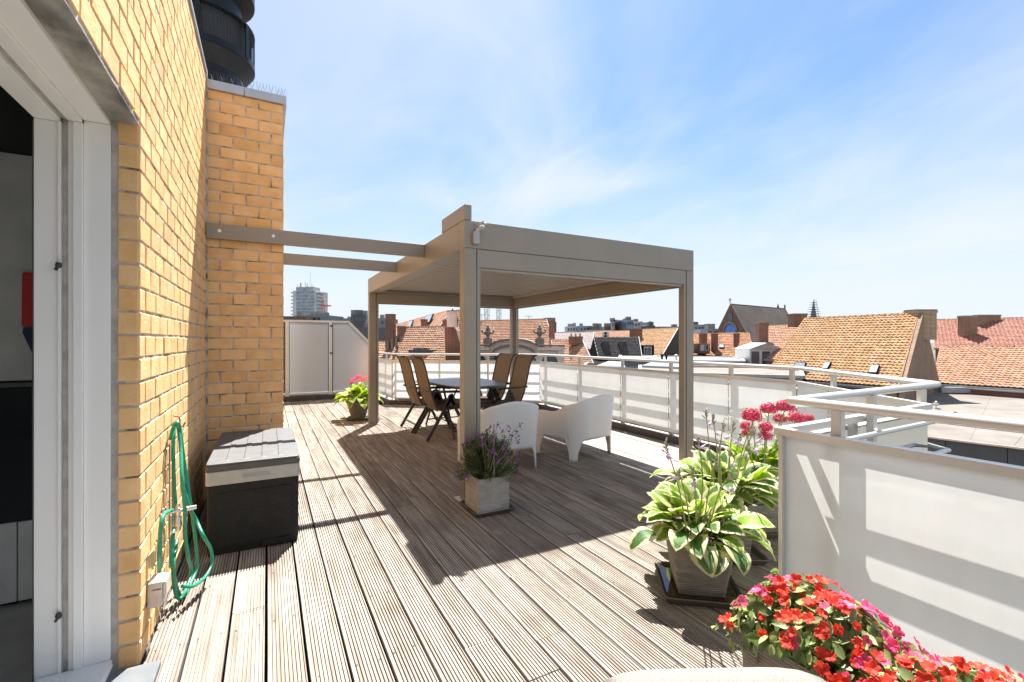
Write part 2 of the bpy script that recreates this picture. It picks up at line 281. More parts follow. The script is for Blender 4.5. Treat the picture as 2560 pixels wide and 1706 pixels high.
# ------------------------------------------------------------------ mesh helpers
class MB:
    """collects shapes; build() links them as ONE mesh object"""
    def __init__(s): s.v = []; s.f = []; s.uv = None
    def add(s, vs, fs):
        n = len(s.v); s.v += [tuple(v) for v in vs]; s.f += [tuple(i + n for i in f) for f in fs]; return s
    def box(s, x0, x1, y0, y1, z0, z1, M=None):
        vs = [Vector(p) for p in ((x0, y0, z0), (x1, y0, z0), (x1, y1, z0), (x0, y1, z0), (x0, y0, z1), (x1, y0, z1), (x1, y1, z1), (x0, y1, z1))]
        if M: vs = [M @ v for v in vs]
        return s.add(vs, [(0, 3, 2, 1), (4, 5, 6, 7), (0, 1, 5, 4), (1, 2, 6, 5), (2, 3, 7, 6), (3, 0, 4, 7)])
    def prism(s, pts, z0, z1):
        n = len(pts); s.add([(p[0], p[1], z0) for p in pts] + [(p[0], p[1], z1) for p in pts],
            [tuple(range(n))[::-1], tuple(range(n, 2 * n))] + [(i, (i + 1) % n, n + (i + 1) % n, n + i) for i in range(n)]); return s
    def extrude(s, pts, vec):
        """closed polygon of 3-D points pushed along vec"""
        n = len(pts); vec = Vector(vec); a = [Vector(p) for p in pts]
        s.add(a + [p + vec for p in a], [tuple(range(n))[::-1], tuple(range(n, 2 * n))] + [(i, (i + 1) % n, n + (i + 1) % n, n + i) for i in range(n)]); return s
    def bar(s, a, b, w, h, up=(0, 0, 1)):
        """rectangular bar from a to b: w across, h along up"""
        a, b = Vector(a), Vector(b); d = (b - a).normalized(); u = Vector(up); x = d.cross(u)
        if x.length < 1e-4: x = d.cross(Vector((1, 0, 0)))
        x.normalize(); y = x.cross(d).normalized(); x *= w / 2; y *= h / 2
        return s.add([a - x - y, a + x - y, a + x + y, a - x + y, b - x - y, b + x - y, b + x + y, b - x + y],
                     [(0, 1, 2, 3), (7, 6, 5, 4), (0, 4, 5, 1), (1, 5, 6, 2), (2, 6, 7, 3), (3, 7, 4, 0)])
    def tube(s, pts, r, n=8, cap=True):
        pts = [Vector(p) for p in pts]; rr = r if isinstance(r, (list, tuple)) else [r] * len(pts)
        base = len(s.v); pu = None; m = len(pts)
        for i, p in enumerate(pts):
            d = (pts[min(i + 1, m - 1)] - pts[max(i - 1, 0)]).normalized()
            if pu is None:
                u = d.cross(Vector((0, 0, 1)))
                if u.length < 1e-3: u = d.cross(Vector((1, 0, 0)))
            else: u = pu - d * pu.dot(d)
            u.normalize(); pu = u; v = d.cross(u)
            k = 1.0
            if 0 < i < m - 1:
                c = (pts[i] - pts[i - 1]).normalized().dot((pts[i + 1] - pts[i]).normalized()); k = min(1.6, 1 / max(0.5, math.sqrt(max(0.01, (1 + c) / 2))))
            for j in range(n):
                a = 2 * math.pi * j / n; s.v.append(tuple(p + (u * math.cos(a) + v * math.sin(a)) * rr[i] * k))
        for i in range(m - 1):
            for j in range(n):
                a = base + i * n + j; b = base + i * n + (j + 1) % n; s.f.append((a, b, b + n, a + n))
        if cap: s.f.append(tuple(range(base + n - 1, base - 1, -1))); s.f.append(tuple(base + (m - 1) * n + j for j in range(n)))
        return s
    def lathe(s, prof, c, n=24, cap=True):
        base = len(s.v)
        for r, z in prof:
            for j in range(n):
                a = 2 * math.pi * j / n; s.v.append((c[0] + r * math.cos(a), c[1] + r * math.sin(a), c[2] + z))
        for i in range(len(prof) - 1):
            for j in range(n):
                a = base + i * n + j; b = base + i * n + (j + 1) % n; s.f.append((a, b, b + n, a + n))
        if cap: s.f.append(tuple(range(base + n - 1, base - 1, -1))); s.f.append(tuple(base + (len(prof) - 1) * n + j for j in range(n)))
        return s
    def grid(s, rows):
        base = len(s.v); n = len(rows[0])
        for r in rows: s.v += [tuple(p) for p in r]
        for i in range(len(rows) - 1):
            for j in range(n - 1):
                a = base + i * n + j; s.f.append((a, a + 1, a + n + 1, a + n))
        return s
    def quad(s, a, b, c, d): return s.add([a, b, c, d], [(0, 1, 2, 3)])
    def mesh(s, name, m, smooth=False):
        me = bpy.data.meshes.new(name); me.from_pydata(s.v, [], s.f)
        me.materials.append(MATS[m] if isinstance(m, str) else m)
        if smooth: me.shade_smooth()
        me.update(); return me
    def build(s, name, m, parent=None, smooth=False, bevel=0.0, kind=None, fix=True):
        me = s.mesh(name, m, smooth)
        if fix and len(s.f) < 20000:
            bm = bmesh.new(); bm.from_mesh(me); bmesh.ops.recalc_face_normals(bm, faces=bm.faces); bm.to_mesh(me); bm.free()
        o = link(name, me, parent)
        if bevel:
            b = o.modifiers.new('bevel', 'BEVEL'); b.width = bevel; b.segments = 2; b.limit_method = 'ANGLE'; b.angle_limit = R(40)
        if smooth and bevel == 0 and len(s.f) < 3000:
            try: me.set_sharp_from_angle(angle=R(45))
            except Exception: pass
        if kind: o['kind'] = kind
        return o

def link(name, me, parent=None, M=None):
    """M: placement in the space in which the meshes of this thing are written (the world, for things built in place)"""
    o = bpy.data.objects.new(name, me); COL.objects.link(o)
    if M is not None: o.matrix_basis = M
    if parent is not None:
        o.parent = parent
        if parent.get('in_place_of') is None: pass
        top = parent
        if top.parent is None and top.name in INPLACE: o.matrix_parent_inverse = Matrix.Translation(-top.location)
    return o
INPLACE = set()
def thing(name, label, cat, loc=(0, 0, 0), group=None, inplace=True, kind=None):
    o = bpy.data.objects.new(name, None); COL.objects.link(o); o.location = loc; o.empty_display_size = 0.2
    tag(o, label, cat, group, kind)
    if inplace: INPLACE.add(o.name)
    return o
def tag(o, label=None, cat=None, group=None, kind=None):
    if label: o['label'] = label
    if cat: o['category'] = cat
    if group: o['group'] = group
    if kind: o['kind'] = kind
    return o
def kids(o): return [c for c in bpy.data.objects if c.parent == o]
def copy_thing(root, loc, rotz=0.0, label=None):
    r = root.copy(); COL.objects.link(r); r.location = loc; r.rotation_euler = (0, 0, rotz)
    if label: r['label'] = label
    for ch in kids(root):
        c = ch.copy(); COL.objects.link(c); c.parent = r
        for g in kids(ch):
            d = g.copy(); COL.objects.link(d); d.parent = c
    return r
def rounded_rect(x0, x1, y0, y1, r, n=4):
    out = []
    for cx, cy, a0 in ((x1 - r, y0 + r, -90), (x1 - r, y1 - r, 0), (x0 + r, y1 - r, 90), (x0 + r, y0 + r, 180)):
        for i in range(n + 1):
            a = R(a0 + 90 * i / n); out.append((cx + r * math.cos(a), cy + r * math.sin(a)))
    return out
def smooth_path(pts, k=6):
    pts = [Vector(p) for p in pts]; out = []
    for i in range(len(pts) - 1):
        p0 = pts[max(i - 1, 0)]; p1 = pts[i]; p2 = pts[i + 1]; p3 = pts[min(i + 2, len(pts) - 1)]
        for j in range(k):
            t = j / k; out.append(0.5 * ((2 * p1) + (p2 - p0) * t + (2 * p0 - 5 * p1 + 4 * p2 - p3) * t * t + (3 * p1 - p0 - 3 * p2 + p3) * t ** 3))
    out.append(pts[-1]); return out

# ------------------------------------------------------------------ setting: terrain, terrace, deck
WX = -0.460        # face of the house wall
CY = 4.63         # front of the brick column
CX1 = 0.128        # right side of the column
WTOP = 3.59
COURSE = 0.0968; BL = 0.1955

g = MB(); g.quad((-5000, -5000, -16), (5000, -5000, -16), (5000, 5000, -16), (-5000, 5000, -16)); g.build('ground', 'ground_city', kind='structure')

OUT = [(2.17, -2.2), (2.11, 1.27), (3.76, 1.31), (4.76, 2.70), (4.84, 7.84), (2.36, 9.80), (2.28, 11.6), (-0.6, 11.6), (-0.6, -2.2)]
ext = [(2.33, -2.2), (2.27, 1.11), (3.86, 1.15), (4.93, 2.66), (5.0, 7.94), (2.5, 9.93), (2.42, 11.9), (-0.6, 11.9), (-0.6, -2.2)]
g = MB(); g.prism(ext, -16, -0.075); g.build('terrace_building', 'render_grey', kind='structure')
# pale upstand that carries the railing and dark kerb on its deck side
def strip(path, o0, o1, z0, z1, name, m, kind='structure', parent=None):
    """band between offsets o0..o1 to the left of the path"""
    P_ = [Vector((p[0], p[1])) for p in path]; n = len(P_); rowA, rowB = [], []
    for i in range(n):
        d0 = (P_[i] - P_[i - 1]).normalized() if i else (P_[1] - P_[0]).normalized()
        d1 = (P_[i + 1] - P_[i]).normalized() if i < n - 1 else d0
        n0 = Vector((-d0.y, d0.x)); n1 = Vector((-d1.y, d1.x)); nn = (n0 + n1).normalized(); k = 1 / max(0.35, nn.dot(n0))
        rowA.append(P_[i] + nn * o0 * k); rowB.append(P_[i] + nn * o1 * k)
    b = MB(); rows = []
    for a, c in zip(rowA, rowB): rows.append([(a.x, a.y, z0), (a.x, a.y, z1), (c.x, c.y, z1), (c.x, c.y, z0), (a.x, a.y, z0)])
    b.grid(rows); b.f.append((0, 1, 2, 3)); m0 = len(b.v) - 5; b.f.append((m0 + 3, m0 + 2, m0 + 1, m0))
    return b.build(name, m, parent, kind=kind)
RAIL = [(2.27, 11.25), (2.335, 9.74), (4.80, 7.80), (4.73, 2.72), (3.75, 1.33), (2.11, 1.285), (2.15, -1.6)]
strip(RAIL, -0.055, 0.13, -0.07, 0.062, 'parapet_ledge', 'pale_ledge')
strip(RAIL, -0.105, -0.058, -0.07, 0.088, 'deck_kerb', 'dark_flashing')
g = MB(); g.prism([(-0.44, -1.9), (2.02, -1.9), (1.99, 1.42), (3.68, 1.45), (4.62, 2.78), (4.69, 7.75), (2.24, 9.68), (2.17, 11.4), (-0.44, 11.4)], -0.074, -0.055)
g.build('deck_underlay', 'deck_under', kind='structure')

deck = thing('wooden_deck', None, None, (2, 4, 0), kind='structure')
def ylim(x):
    if x < 1.93: lo = -1.0
    elif x < 3.62: lo = 1.44
    else: lo = 1.44 + (x - 3.62) * (2.78 - 1.44) / (4.62 - 3.62)
    if x < 2.12: hi = 11.12
    else: hi = 9.66 - (x - 2.24) * (9.66 - 7.72) / (4.69 - 2.24)
    return lo, hi
BP = 0.1505; BW = 0.1392
prof_g = []                                         # grooved cross-section
ng = 9; pitch = (BW - 0.010) / ng
prof_g.append((0, -0.024)); prof_g.append((0, -0.002)); prof_g.append((0.002, 0))
x = 0.005
for i in range(ng):
    prof_g += [(x + pitch * 0.57, 0), (x + pitch * 0.61, -0.0095), (x + pitch * 0.98, -0.0095), (x + pitch * 1.02, 0)]
    x += pitch
prof_g += [(BW - 0.002, 0), (BW, -0.002), (BW, -0.024)]
prof_s = [(0, -0.024), (0, -0.003), (0.003, 0), (BW - 0.003, 0), (BW, -0.003), (BW, -0.024)]
random.seed(11)
xi = -0.4515; ci = 0
seams = {}
while xi + BW < 4.66:
    lo, hi = ylim(xi + BW / 2); y = -1.0 + random.uniform(0, 2.2) - 2.4
    if y > lo: y = lo
    pr_ = prof_s if xi > 3.25 else prof_g
    while y < hi:
        ln = random.choice((1.55, 2.1, 2.75, 3.3, 3.6))
        y0, y1 = max(y, lo), min(y + ln, hi); y += ln
        if y1 - y0 < 0.12: continue
        b = MB(); jx = random.uniform(-.0016, .0016); dz = random.uniform(-0.0022, 0.0022); n = len(pr_)
        rows = []
        for yy, tw in ((y0 + 0.0015, random.uniform(-.001, .001)), ((y0 + y1) / 2, 0), (y1 - 0.0015, random.uniform(-.001, .001))):
            rows.append([(xi + jx + p[0] + tw, yy, p[1] + dz) for p in pr_])
        b.grid(rows); b.f.append(tuple(range(n))); b.f.append(tuple(range(3 * n - 1, 2 * n - 1, -1)))
        b.build('deck_board', 'deck_wood', deck)
    xi += BP; ci += 1
# fixing screws on the first joists
b = MB()
for k in range(30):
    for yy in (1.95, 2.45, 2.95, 3.9, 4.6, 5.5):
        for dx in (0.022, BW - 0.03):
            cx_ = WX + 0.012 + k * BP + dx + random.uniform(-.003, .003)
            lo, hi = ylim(cx_)
            if yy > lo + .1: b.lathe([(0.0035, -0.001), (0.0035, 0.0022)], (cx_, yy + random.uniform(-.01, .01), 0), 6)
b.build('deck_screw', 'chrome', deck, kind='stuff')
g = MB(); g.box(-0.80, -0.385, 1.0, 2.33, -0.01, 0.026); g.build('door_step', 'bluestone', kind='structure', bevel=0.004)

# ------------------------------------------------------------------ house wall of bricks
def brick_mesh(l, h, dep=0.05, ch=0.004):
    """front face towards -Y, lying along +X, origin at its lower left front"""
    b = MB(); j = 0.0
    fr = [(ch, 0, ch), (l - ch, 0, ch), (l - ch, 0, h - ch), (ch, 0, h - ch)]
    md = [(0, ch, 0), (l, ch, 0), (l, ch, h), (0, ch, h)]
    bk = [(0, dep, 0), (l, dep, 0), (l, dep, h), (0, dep, h)]
    b.add(fr + md + bk, [(0, 1, 2, 3)] + [(i + 4, (i + 1) % 4 + 4, (i + 1) % 4, i) for i in range(4)] + [(i + 8, (i + 1) % 4 + 8, (i + 1) % 4 + 4, i + 4) for i in range(4)])
    return b
_bm = {}
def lay(parent, items, rot, nmax=10000):
    """items: (origin, length, height); rot: Matrix that turns the -Y-facing brick; the first nmax are parts, the rest one 'stuff' part"""
    J = 0.010; rest = MB()
    for k, (o, l, h) in enumerate(items):
        l2, h2 = l - J, h - J
        M = Matrix.Translation(Vector(o) + rot @ Vector((J / 2, random.uniform(-.0015, .0015), J / 2))) @ rot.to_4x4()
        key = (round(l2, 3), round(h2, 3), k % 5)
        if k < nmax:
            if key not in _bm:
                bb = brick_mesh(l2, h2); bb.v = [(v[0] + (random.uniform(-.0013, .0013) if i_ < 8 else 0), v[1] + (random.uniform(-.0004, .0018) if i_ < 4 else 0), v[2] + (random.uniform(-.0013, .0013) if i_ < 8 else 0)) for i_, v in enumerate(bb.v)]
                _bm[key] = bb.mesh('brick', 'brick')
            link('brick', _bm[key], parent, M)
        else:
            bb = brick_mesh(l2, h2); rest.add([M @ Vector(v) for v in bb.v], bb.f)
    if rest.v: rest.build('brick', 'brick', parent, kind='stuff', fix=False)
def courses(length, z0, z1, start_off=0.0, row0=0):
    """stretcher bond along length"""
    out = []; z = z0; r = row0
    while z < z1 - 0.02:
        h = min(COURSE, z1 - z); s = -BL / 2 if r % 2 else 0.0; s += start_off
        while s < length - 0.01:
            a, b_ = max(0, s), min(length, s + BL)
            if b_ - a > 0.03: out.append((a, z, b_ - a, h))
            s += BL
        z += COURSE; r += 1
    return out
random.seed(5)
ZL = 23 * COURSE - 0.012        # underside of the lintel
YD = 2.37                      # jamb of the door
wall = thing('house_wall', 'yellow brick house wall with the open terrace door, lit by the sun', 'brick wall', (WX, 3.4, 0))
rotX = Matrix.Rotation(R(90), 3, 'Z')      # -Y-facing brick turned to face +X; length runs along +Y
its = []
for a, z, l, h in courses(CY - YD, 0, WTOP - 0.02): its.append(((WX, YD + a, z), l, h))
for a, z, l, h in courses(YD - 0.9, ZL + 0.012, WTOP - 0.02, row0=23, start_off=-(BL - ((YD - 0.9) % BL))): its.append(((WX, 0.9 + a, z), l, h))
its.sort(key=lambda t: abs(t[0][1] - 2.6) + abs(t[0][2] - 1.5) * 0.35)
lay(wall, its, rotX, 300)
b = MB(); b.box(-0.60, WX - 0.0045, YD + 0.007, CY + 0.0, -0.07, WTOP - 0.012); b.box(-0.60, WX - 0.0045, 0.9, YD + 0.004, ZL + 0.004, WTOP - 0.012)
b.build('mortar_bed', 'mortar', wall)
# bricks of the door reveal
its = []; z = 0; r_ = 0
while z < ZL - 0.03:
    its.append(((WX - 0.078, YD, z), 0.078 - 0.002, COURSE)); z += COURSE
random.seed(3)
lay(wall, its, Matrix.Identity(3))
b = MB(); b.box(WX - 0.093, WX - 0.05, YD + 0.005, YD + 0.10, -0.02, ZL); b.build('reveal_mortar', 'caulk', wall)
b = MB(); b.box(WX - 0.105, WX - 0.003, 0.3, YD - 0.001, ZL - 0.004, ZL + 0.0); b.box(WX - 0.105, WX - 0.012, 0.3, YD - 0.001, ZL, ZL + 0.012)
b.build('lintel', 'concrete', wall)
b = MB(); b.box(WX - 0.05, WX + 0.012, 0.9, CY - 0.0, WTOP - 0.012, WTOP + 0.02); b.build('wall_coping', 'coping_metal', wall)
b = MB(); b.bar((WX + 0.006, CY - 0.01, 0), (WX + 0.006, CY - 0.01, WTOP - 0.02), 0.014, 0.014); b.build('corner_joint', 'mortar', wall)

# the brick column with its cap
colm = thing('brick_column', 'orange brick column in shade at the end of the house wall, under the black cowl', 'brick column', (-0.16, 5.0, 0))
its = []
CH = 3.47
for a, z, l, h in courses(CX1 - WX, 0, CH, row0=1): its.append(((WX + a, CY, z), l, h))
lay(colm, its, Matrix.Identity(3), 300)
its = []
for a, z, l, h in courses(6.75, 0, CH): its.append(((CX1, CY + 0.002 + a, z), l, h))
rotPX = Matrix.Rotation(R(90), 3, 'Z')
its.sort(key=lambda t: t[0][1]); lay(colm, its, rotPX, 110)
b = MB(); b.box(WX - 0.15, CX1 - 0.006, CY + 0.006, CY + 6.8, -0.07, CH - 0.001); b.build('mortar_bed', 'mortar', colm)
b = MB(); b.box(WX + 0.008, WX + 0.28, CY - 0.022, CY + 7.0, CH, CH + 0.075); b.box(WX + 0.283, CX1 + 0.022, CY - 0.022, CY + 7.0, CH, CH + 0.075)
b.build('cap', 'coping_metal', colm, bevel=0.004)

# bird spikes along the cap
sp = MB()
for k in range(46):
    x_ = WX + 0.05 + (k % 23) * 0.025; y_ = CY + 0.06 + (k // 23) * 0.34
    sp.bar((x_, y_, CH + 0.08), (x_ + 0.001, y_, CH + 0.185), 0.0014, 0.0014)
    sp.bar((x_, y_, CH + 0.08), (x_ + 0.03 * (1 if k % 2 else -1), y_ - 0.03, CH + 0.165), 0.0011, 0.0011)
    sp.bar((x_, y_, CH + 0.08), (x_ + 0.022 * (1 if k % 3 else -1), y_ + 0.03, CH + 0.17), 0.0011, 0.0011)
for j in range(16):
    y_ = CY + 0.1 + j * 0.045; sp.bar((CX1 - 0.03, y_, CH + 0.08), (CX1 - 0.03 + random.uniform(-.03, .03), y_, CH + 0.18), 0.0011, 0.0011)
sp.box(WX + 0.03, CX1 - 0.02, CY + 0.055, CY + 0.065, CH + 0.076, CH + 0.082); sp.box(WX + 0.03, CX1 - 0.02, CY + 0.395, CY + 0.405, CH + 0.076, CH + 0.082)
tag(sp.build('bird_spikes', 'steel_wire'), 'thin wire bird spikes standing on the metal cap of the brick column', 'bird spikes')

# black extractor cowl
cw = thing('chimney_cowl', 'black round metal chimney cowl with wire cages above the brick column', 'cowl', (-0.56, 5.6, CH + 0.075))
C0 = (-0.57, 5.6, 0)
b = MB(); b.lathe([(0.355, 3.475), (0.355, 4.06)], C0, 40); b.build('neck', 'cowl_paint', cw, smooth=True)
b = MB(); b.lathe([(0.357, 4.02), (0.36, 4.03), (0.445, 4.165), (0.45, 4.20), (0.35, 4.19)], C0, 40, cap=False); b.build('flared_lip', 'cowl_under', cw, smooth=True)
b = MB(); b.lathe([(0.452, 4.17), (0.452, 4.235), (0.446, 4.235), (0.446, 4.17)], C0, 40, cap=False); b.lathe([(0.452, 4.535), (0.452, 4.555), (0.30, 4.60), (0.30, 4.535), (0.452, 4.535)], C0, 40, cap=False)
b.build('rim', 'cowl_paint', cw, smooth=True)
b = MB(); b.lathe([(0.40, 4.2), (0.40, 4.54)], C0, 40, cap=False); b.build('inner_drum', 'gasket', cw, smooth=True)
b = MB()
for k in range(96):
    a = 2 * math.pi * k / 96; x_, y_ = C0[0] + .448 * math.cos(a), C0[1] + .448 * math.sin(a); b.bar((x_, y_, 4.235), (x_, y_, 4.535), 0.003, 0.003, (math.cos(a), math.sin(a), 0))
for k in range(12): b.lathe([(.4485, 4.255 + k * .024), (.4505, 4.257 + k * .024)], C0, 48, cap=False)
b.build('wire_cage', 'cowl_paint', cw)
for k in range(6):
    a = 2 * math.pi * k / 6 - 0.55; x_, y_ = C0[0] + .452 * math.cos(a), C0[1] + .452 * math.sin(a)
    b = MB(); b.bar((x_, y_, 4.20), (x_, y_, 4.54), 0.045, 0.012, (math.cos(a), math.sin(a), 0)); b.build('cage_strut', 'cowl_paint', cw)
b = MB(); b.lathe([(0.33, 4.56), (0.33, 4.86)], C0, 40); b.build('upper_neck', 'cowl_paint', cw, smooth=True)
b = MB(); b.lathe([(0.33, 4.80), (0.445, 4.86), (0.45, 4.89), (0.33, 4.885)], C0, 40, cap=False); b.build('upper_lip', 'cowl_under', cw, smooth=True)
b = MB(); b.lathe([(0.45, 4.87), (0.45, 5.28), (0.30, 5.36)], C0, 40); b.build('upper_drum', 'cowl_paint', cw, smooth=True)

# ------------------------------------------------------------------ terrace door (frame in the reveal), kitchen behind
fr = thing('terrace_door', 'white aluminium frame of the open terrace door in the brick reveal', 'door frame', (-0.65, YD, 0))
DZ = ZL - 0.02
def jamb(x0, x1, y, name, m, z1=DZ, top=True, deep=0.05, drop=0.0, parent=fr, z0=0.028):
    """upright strip facing -Y plus the matching strip of the head, both as one profile"""
    x0 *= 1.015; x1 *= 1.015; b = MB(); b.box(x0, x1, y, y + deep, z0, z1 + drop); 
    if top: b.box(x0, x1, -0.6, y - 0.0005, z1 + drop, z1 + drop + 0.05)
    return b.build(name, m, parent, bevel=0.0015)
jamb(-0.626, -0.546, YD, 'outer_frame', 'frame_white')
jamb(-0.654, -0.6265, YD - 0.012, 'rounded_bead', 'frame_white', drop=-0.014)
jamb(-0.672, -0.655, YD + 0.004, 'screen_track', 'frame_white', drop=-0.01)
jamb(-0.690, -0.673, YD + 0.014, 'gasket_strip', 'caulk', drop=-0.004)
jamb(-0.700, -0.6905, YD - 0.004, 'inner_bead', 'frame_white', drop=-0.018)
jamb(-0.768, -0.7005, YD + 0.004, 'inner_frame', 'frame_white', drop=-0.02)
b = MB(); b.box(-0.782, -0.780, YD + 0.0, YD + 0.05, 0.03, DZ - 0.03); b.build('frame_edge', 'gasket', fr)
b = MB(); b.box(-0.77, -0.548, 0.6, YD - 0.002, 0.027, 0.055); b.box(-0.64, -0.545, 0.6, YD - 0.004, 0.0265, 0.04); b.build('sill', 'frame_white', fr, bevel=0.003)
for zz in (1.62, 0.28):
    b = MB(); b.lathe([(0.008, -0.01), (0.011, 0), (0.008, 0.01)], (-0.704, YD - 0.014, zz), 8); b.bar((-0.704, YD - 0.016, zz), (-0.713, YD - 0.014, zz - 0.02), 0.008, 0.008); b.build('latch_pin', 'gasket', fr)
kit = thing('kitchen_unit', 'pale tall kitchen cupboard with built-in black oven seen through the open door', 'cupboard', (-1.4, 3.3, 0))
KY = 3.2
def kpan(x0, x1, z0, z1, name, m, d=0.03, y=KY, bev=0.003):
    b = MB(); b.box(x0, x1, y, y + d, z0, z1); return b.build(name, m, kit, bevel=bev)
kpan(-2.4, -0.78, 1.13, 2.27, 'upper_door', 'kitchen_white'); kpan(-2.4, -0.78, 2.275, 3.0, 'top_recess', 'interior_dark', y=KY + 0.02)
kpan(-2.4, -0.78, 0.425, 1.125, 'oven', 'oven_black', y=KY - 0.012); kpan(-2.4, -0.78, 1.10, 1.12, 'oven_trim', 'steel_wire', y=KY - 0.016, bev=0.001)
kpan(-2.4, -1.113, 0.02, 0.42, 'drawer_front', 'kitchen_drawer_lit'); kpan(-1.108, -0.78, 0.02, 0.42, 'drawer_front', 'kitchen_drawer_lit')
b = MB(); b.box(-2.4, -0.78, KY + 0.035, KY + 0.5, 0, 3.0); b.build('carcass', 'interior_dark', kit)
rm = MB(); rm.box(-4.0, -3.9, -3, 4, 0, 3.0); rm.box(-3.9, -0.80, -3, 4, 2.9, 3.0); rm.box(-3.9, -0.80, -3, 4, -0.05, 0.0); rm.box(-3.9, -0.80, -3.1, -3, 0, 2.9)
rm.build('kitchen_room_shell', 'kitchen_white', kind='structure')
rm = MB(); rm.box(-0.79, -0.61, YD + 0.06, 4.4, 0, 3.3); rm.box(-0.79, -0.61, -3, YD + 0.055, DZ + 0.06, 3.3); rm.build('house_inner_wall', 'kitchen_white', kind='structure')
mitt = thing('red_holder', 'red rectangular holder with a dark blue cloth below it on the pale cupboard door', 'holder', (-1.02, KY - 0.02, 1.6))
b = MB(); b.extrude([(-1.088, KY - 0.025, 1.405), (-0.95, KY - 0.025, 1.402), (-0.95, KY - 0.025, 1.676), (-1.078, KY - 0.025, 1.676), (-1.085, KY - 0.025, 1.67)], (0, 0.02, 0)); b.build('red_sleeve', 'red', mitt, bevel=0.003)
b = MB(); b.extrude([(-1.083, KY - 0.018, 1.40), (-1.085, KY - 0.018, 1.37), (-1.048, KY - 0.018, 1.263), (-1.03, KY - 0.018, 1.27), (-1.02, KY - 0.018, 1.375), (-1.03, KY - 0.018, 1.40)], (0, 0.012, 0)); b.build('dark_cloth', 'dark_blue', mitt)
# ------------------------------------------------------------------ pergola
pg = thing('pergola', 'taupe aluminium pergola with closed louvre roof over the dining and lounge seats', 'pergola', (2.78, 5.53, 0))
X0, X1, Y0, Y1 = 1.425, 4.135, 3.49, 7.577
ZB, ZT, ZC = 2.098, 2.325, 1.945
def gb(x0, x1, y0, y1, z0, z1, name, m='aluminium', bev=0.003, parent=pg):
    b = MB(); b.box(x0, x1, y0, y1, z0, z1); return b.build(name, m, parent, bevel=bev)
for x_, s_ in ((X0, 1), (X1, -1)):
    for y_, t_ in ((Y0, 1), (Y1, -1)):
        xa, xb = sorted((x_, x_ + s_ * 0.107)); ya, yb = sorted((y_, y_ + t_ * 0.107))
        gb(xa, xb, ya, yb, 0.012, ZB, 'post')
        xa, xb = sorted((x_ + s_ * 0.114, x_ + s_ * 0.147)); gb(xa, xb, ya + 0.006, yb - 0.03, 0.012, ZC, 'screen_guide', bev=0.002)
        xa, xb = sorted((x_ + s_ * 0.107, x_ + s_ * 0.114)); gb(xa, xb, ya + 0.02, yb - 0.02, 0.012, ZB, 'guide_groove', 'aluminium_dark', 0)
        gb(min(x_, x_ + s_ * .12) - .035, max(x_, x_ + s_ * .12) + .035, min(y_, y_ + t_ * .12) - .03, max(y_, y_ + t_ * .12) + .03, 0.0035, 0.0125, 'base_plate', 'white_alu', 0.002)
        for dx in (-.02, .125):
            b = MB(); b.lathe([(0.008, 0.0125), (0.008, 0.02), (0.004, 0.022)], (x_ + s_ * dx, y_ - t_ * .016, 0), 6); b.build('bolt', 'steel_wire', pg)
for ya, yb in ((Y0 + .11, Y0 + .14), (Y1 - .14, Y1 - .11)):
    gb(X1 - 0.075, X1 - 0.035, ya, yb, 0.012, ZC, 'screen_guide', bev=0.002)
gb(X0, X1, Y0, Y0 + 0.13, ZB + .0015, ZT, 'beam'); gb(X0, X1, Y1 - 0.13, Y1, ZB + .0015, ZT, 'beam')
gb(X0, X0 + 0.13, Y0 + 0.1315, Y1 - 0.1315, ZB + .0015, ZT, 'beam'); gb(X1 - 0.13, X1, Y0 + 0.1315, Y1 - 0.1315, ZB + .0015, ZT, 'beam')
gb(X0 + 0.1145, X1 - 0.1145, Y0 + 0.004, Y0 + 0.125, ZC, ZB - 0.002, 'screen_box'); gb(X0 + 0.1145, X1 - 0.1145, Y1 - 0.125, Y1 - 0.004, ZC, ZB - 0.002, 'screen_box')
gb(X1 - 0.125, X1 - 0.004, Y0 + 0.1275, Y1 - 0.1275, ZC, ZB - 0.002, 'screen_box')
gb(X0 + 0.15, X1 - 0.15, Y0 + 0.03, Y0 + 0.055, ZC - 0.018, ZC - 0.001, 'screen_bar', 'box_band', 0.002); gb(X0 + 0.15, X1 - 0.15, Y1 - 0.055, Y1 - 0.03, ZC - 0.018, ZC - 0.001, 'screen_bar', 'aluminium', 0.002)
gb(X1 - 0.055, X1 - 0.03, Y0 + 0.15, Y1 - 0.15, ZC - 0.018, ZC - 0.001, 'screen_bar', 'aluminium', 0.002)
# inner gutter
for a in ((X0 + .1315, X0 + .19, Y0 + .19, Y1 - .19), (X1 - .19, X1 - .1315, Y0 + .19, Y1 - .19), (X0 + .1315, X1 - .1315, Y0 + .1315, Y0 + .1895), (X0 + .1315, X1 - .1315, Y1 - .1895, Y1 - .1315)):
    gb(*a, ZB + 0.012, ZB + 0.024, 'gutter')
yy = Y0 + 0.192; LW = 0.1845
while yy + LW < Y1 - 0.15:
    b = MB(); a = [(X0 + 0.192, yy + 0.003, 2.150), (X0 + 0.192, yy + LW - 0.015, 2.150), (X0 + 0.192, yy + LW - 0.015, 2.188), (X0 + 0.192, yy + LW + 0.02, 2.192), (X0 + 0.192, yy + LW + 0.02, 2.197), (X0 + 0.192, yy + 0.022, 2.197), (X0 + 0.192, yy + 0.022, 2.19), (X0 + 0.192, yy + 0.003, 2.188)]
    b.extrude(a, (X1 - X0 - 0.384, 0, 0)); b.build('louvre', 'aluminium', pg); yy += LW
gb(X0 + 0.002, X0 + 0.066, Y0 + 0.002, Y0 + 0.565, ZT + 0.004, ZT + 0.132, 'motor_housing', bev=0.006)
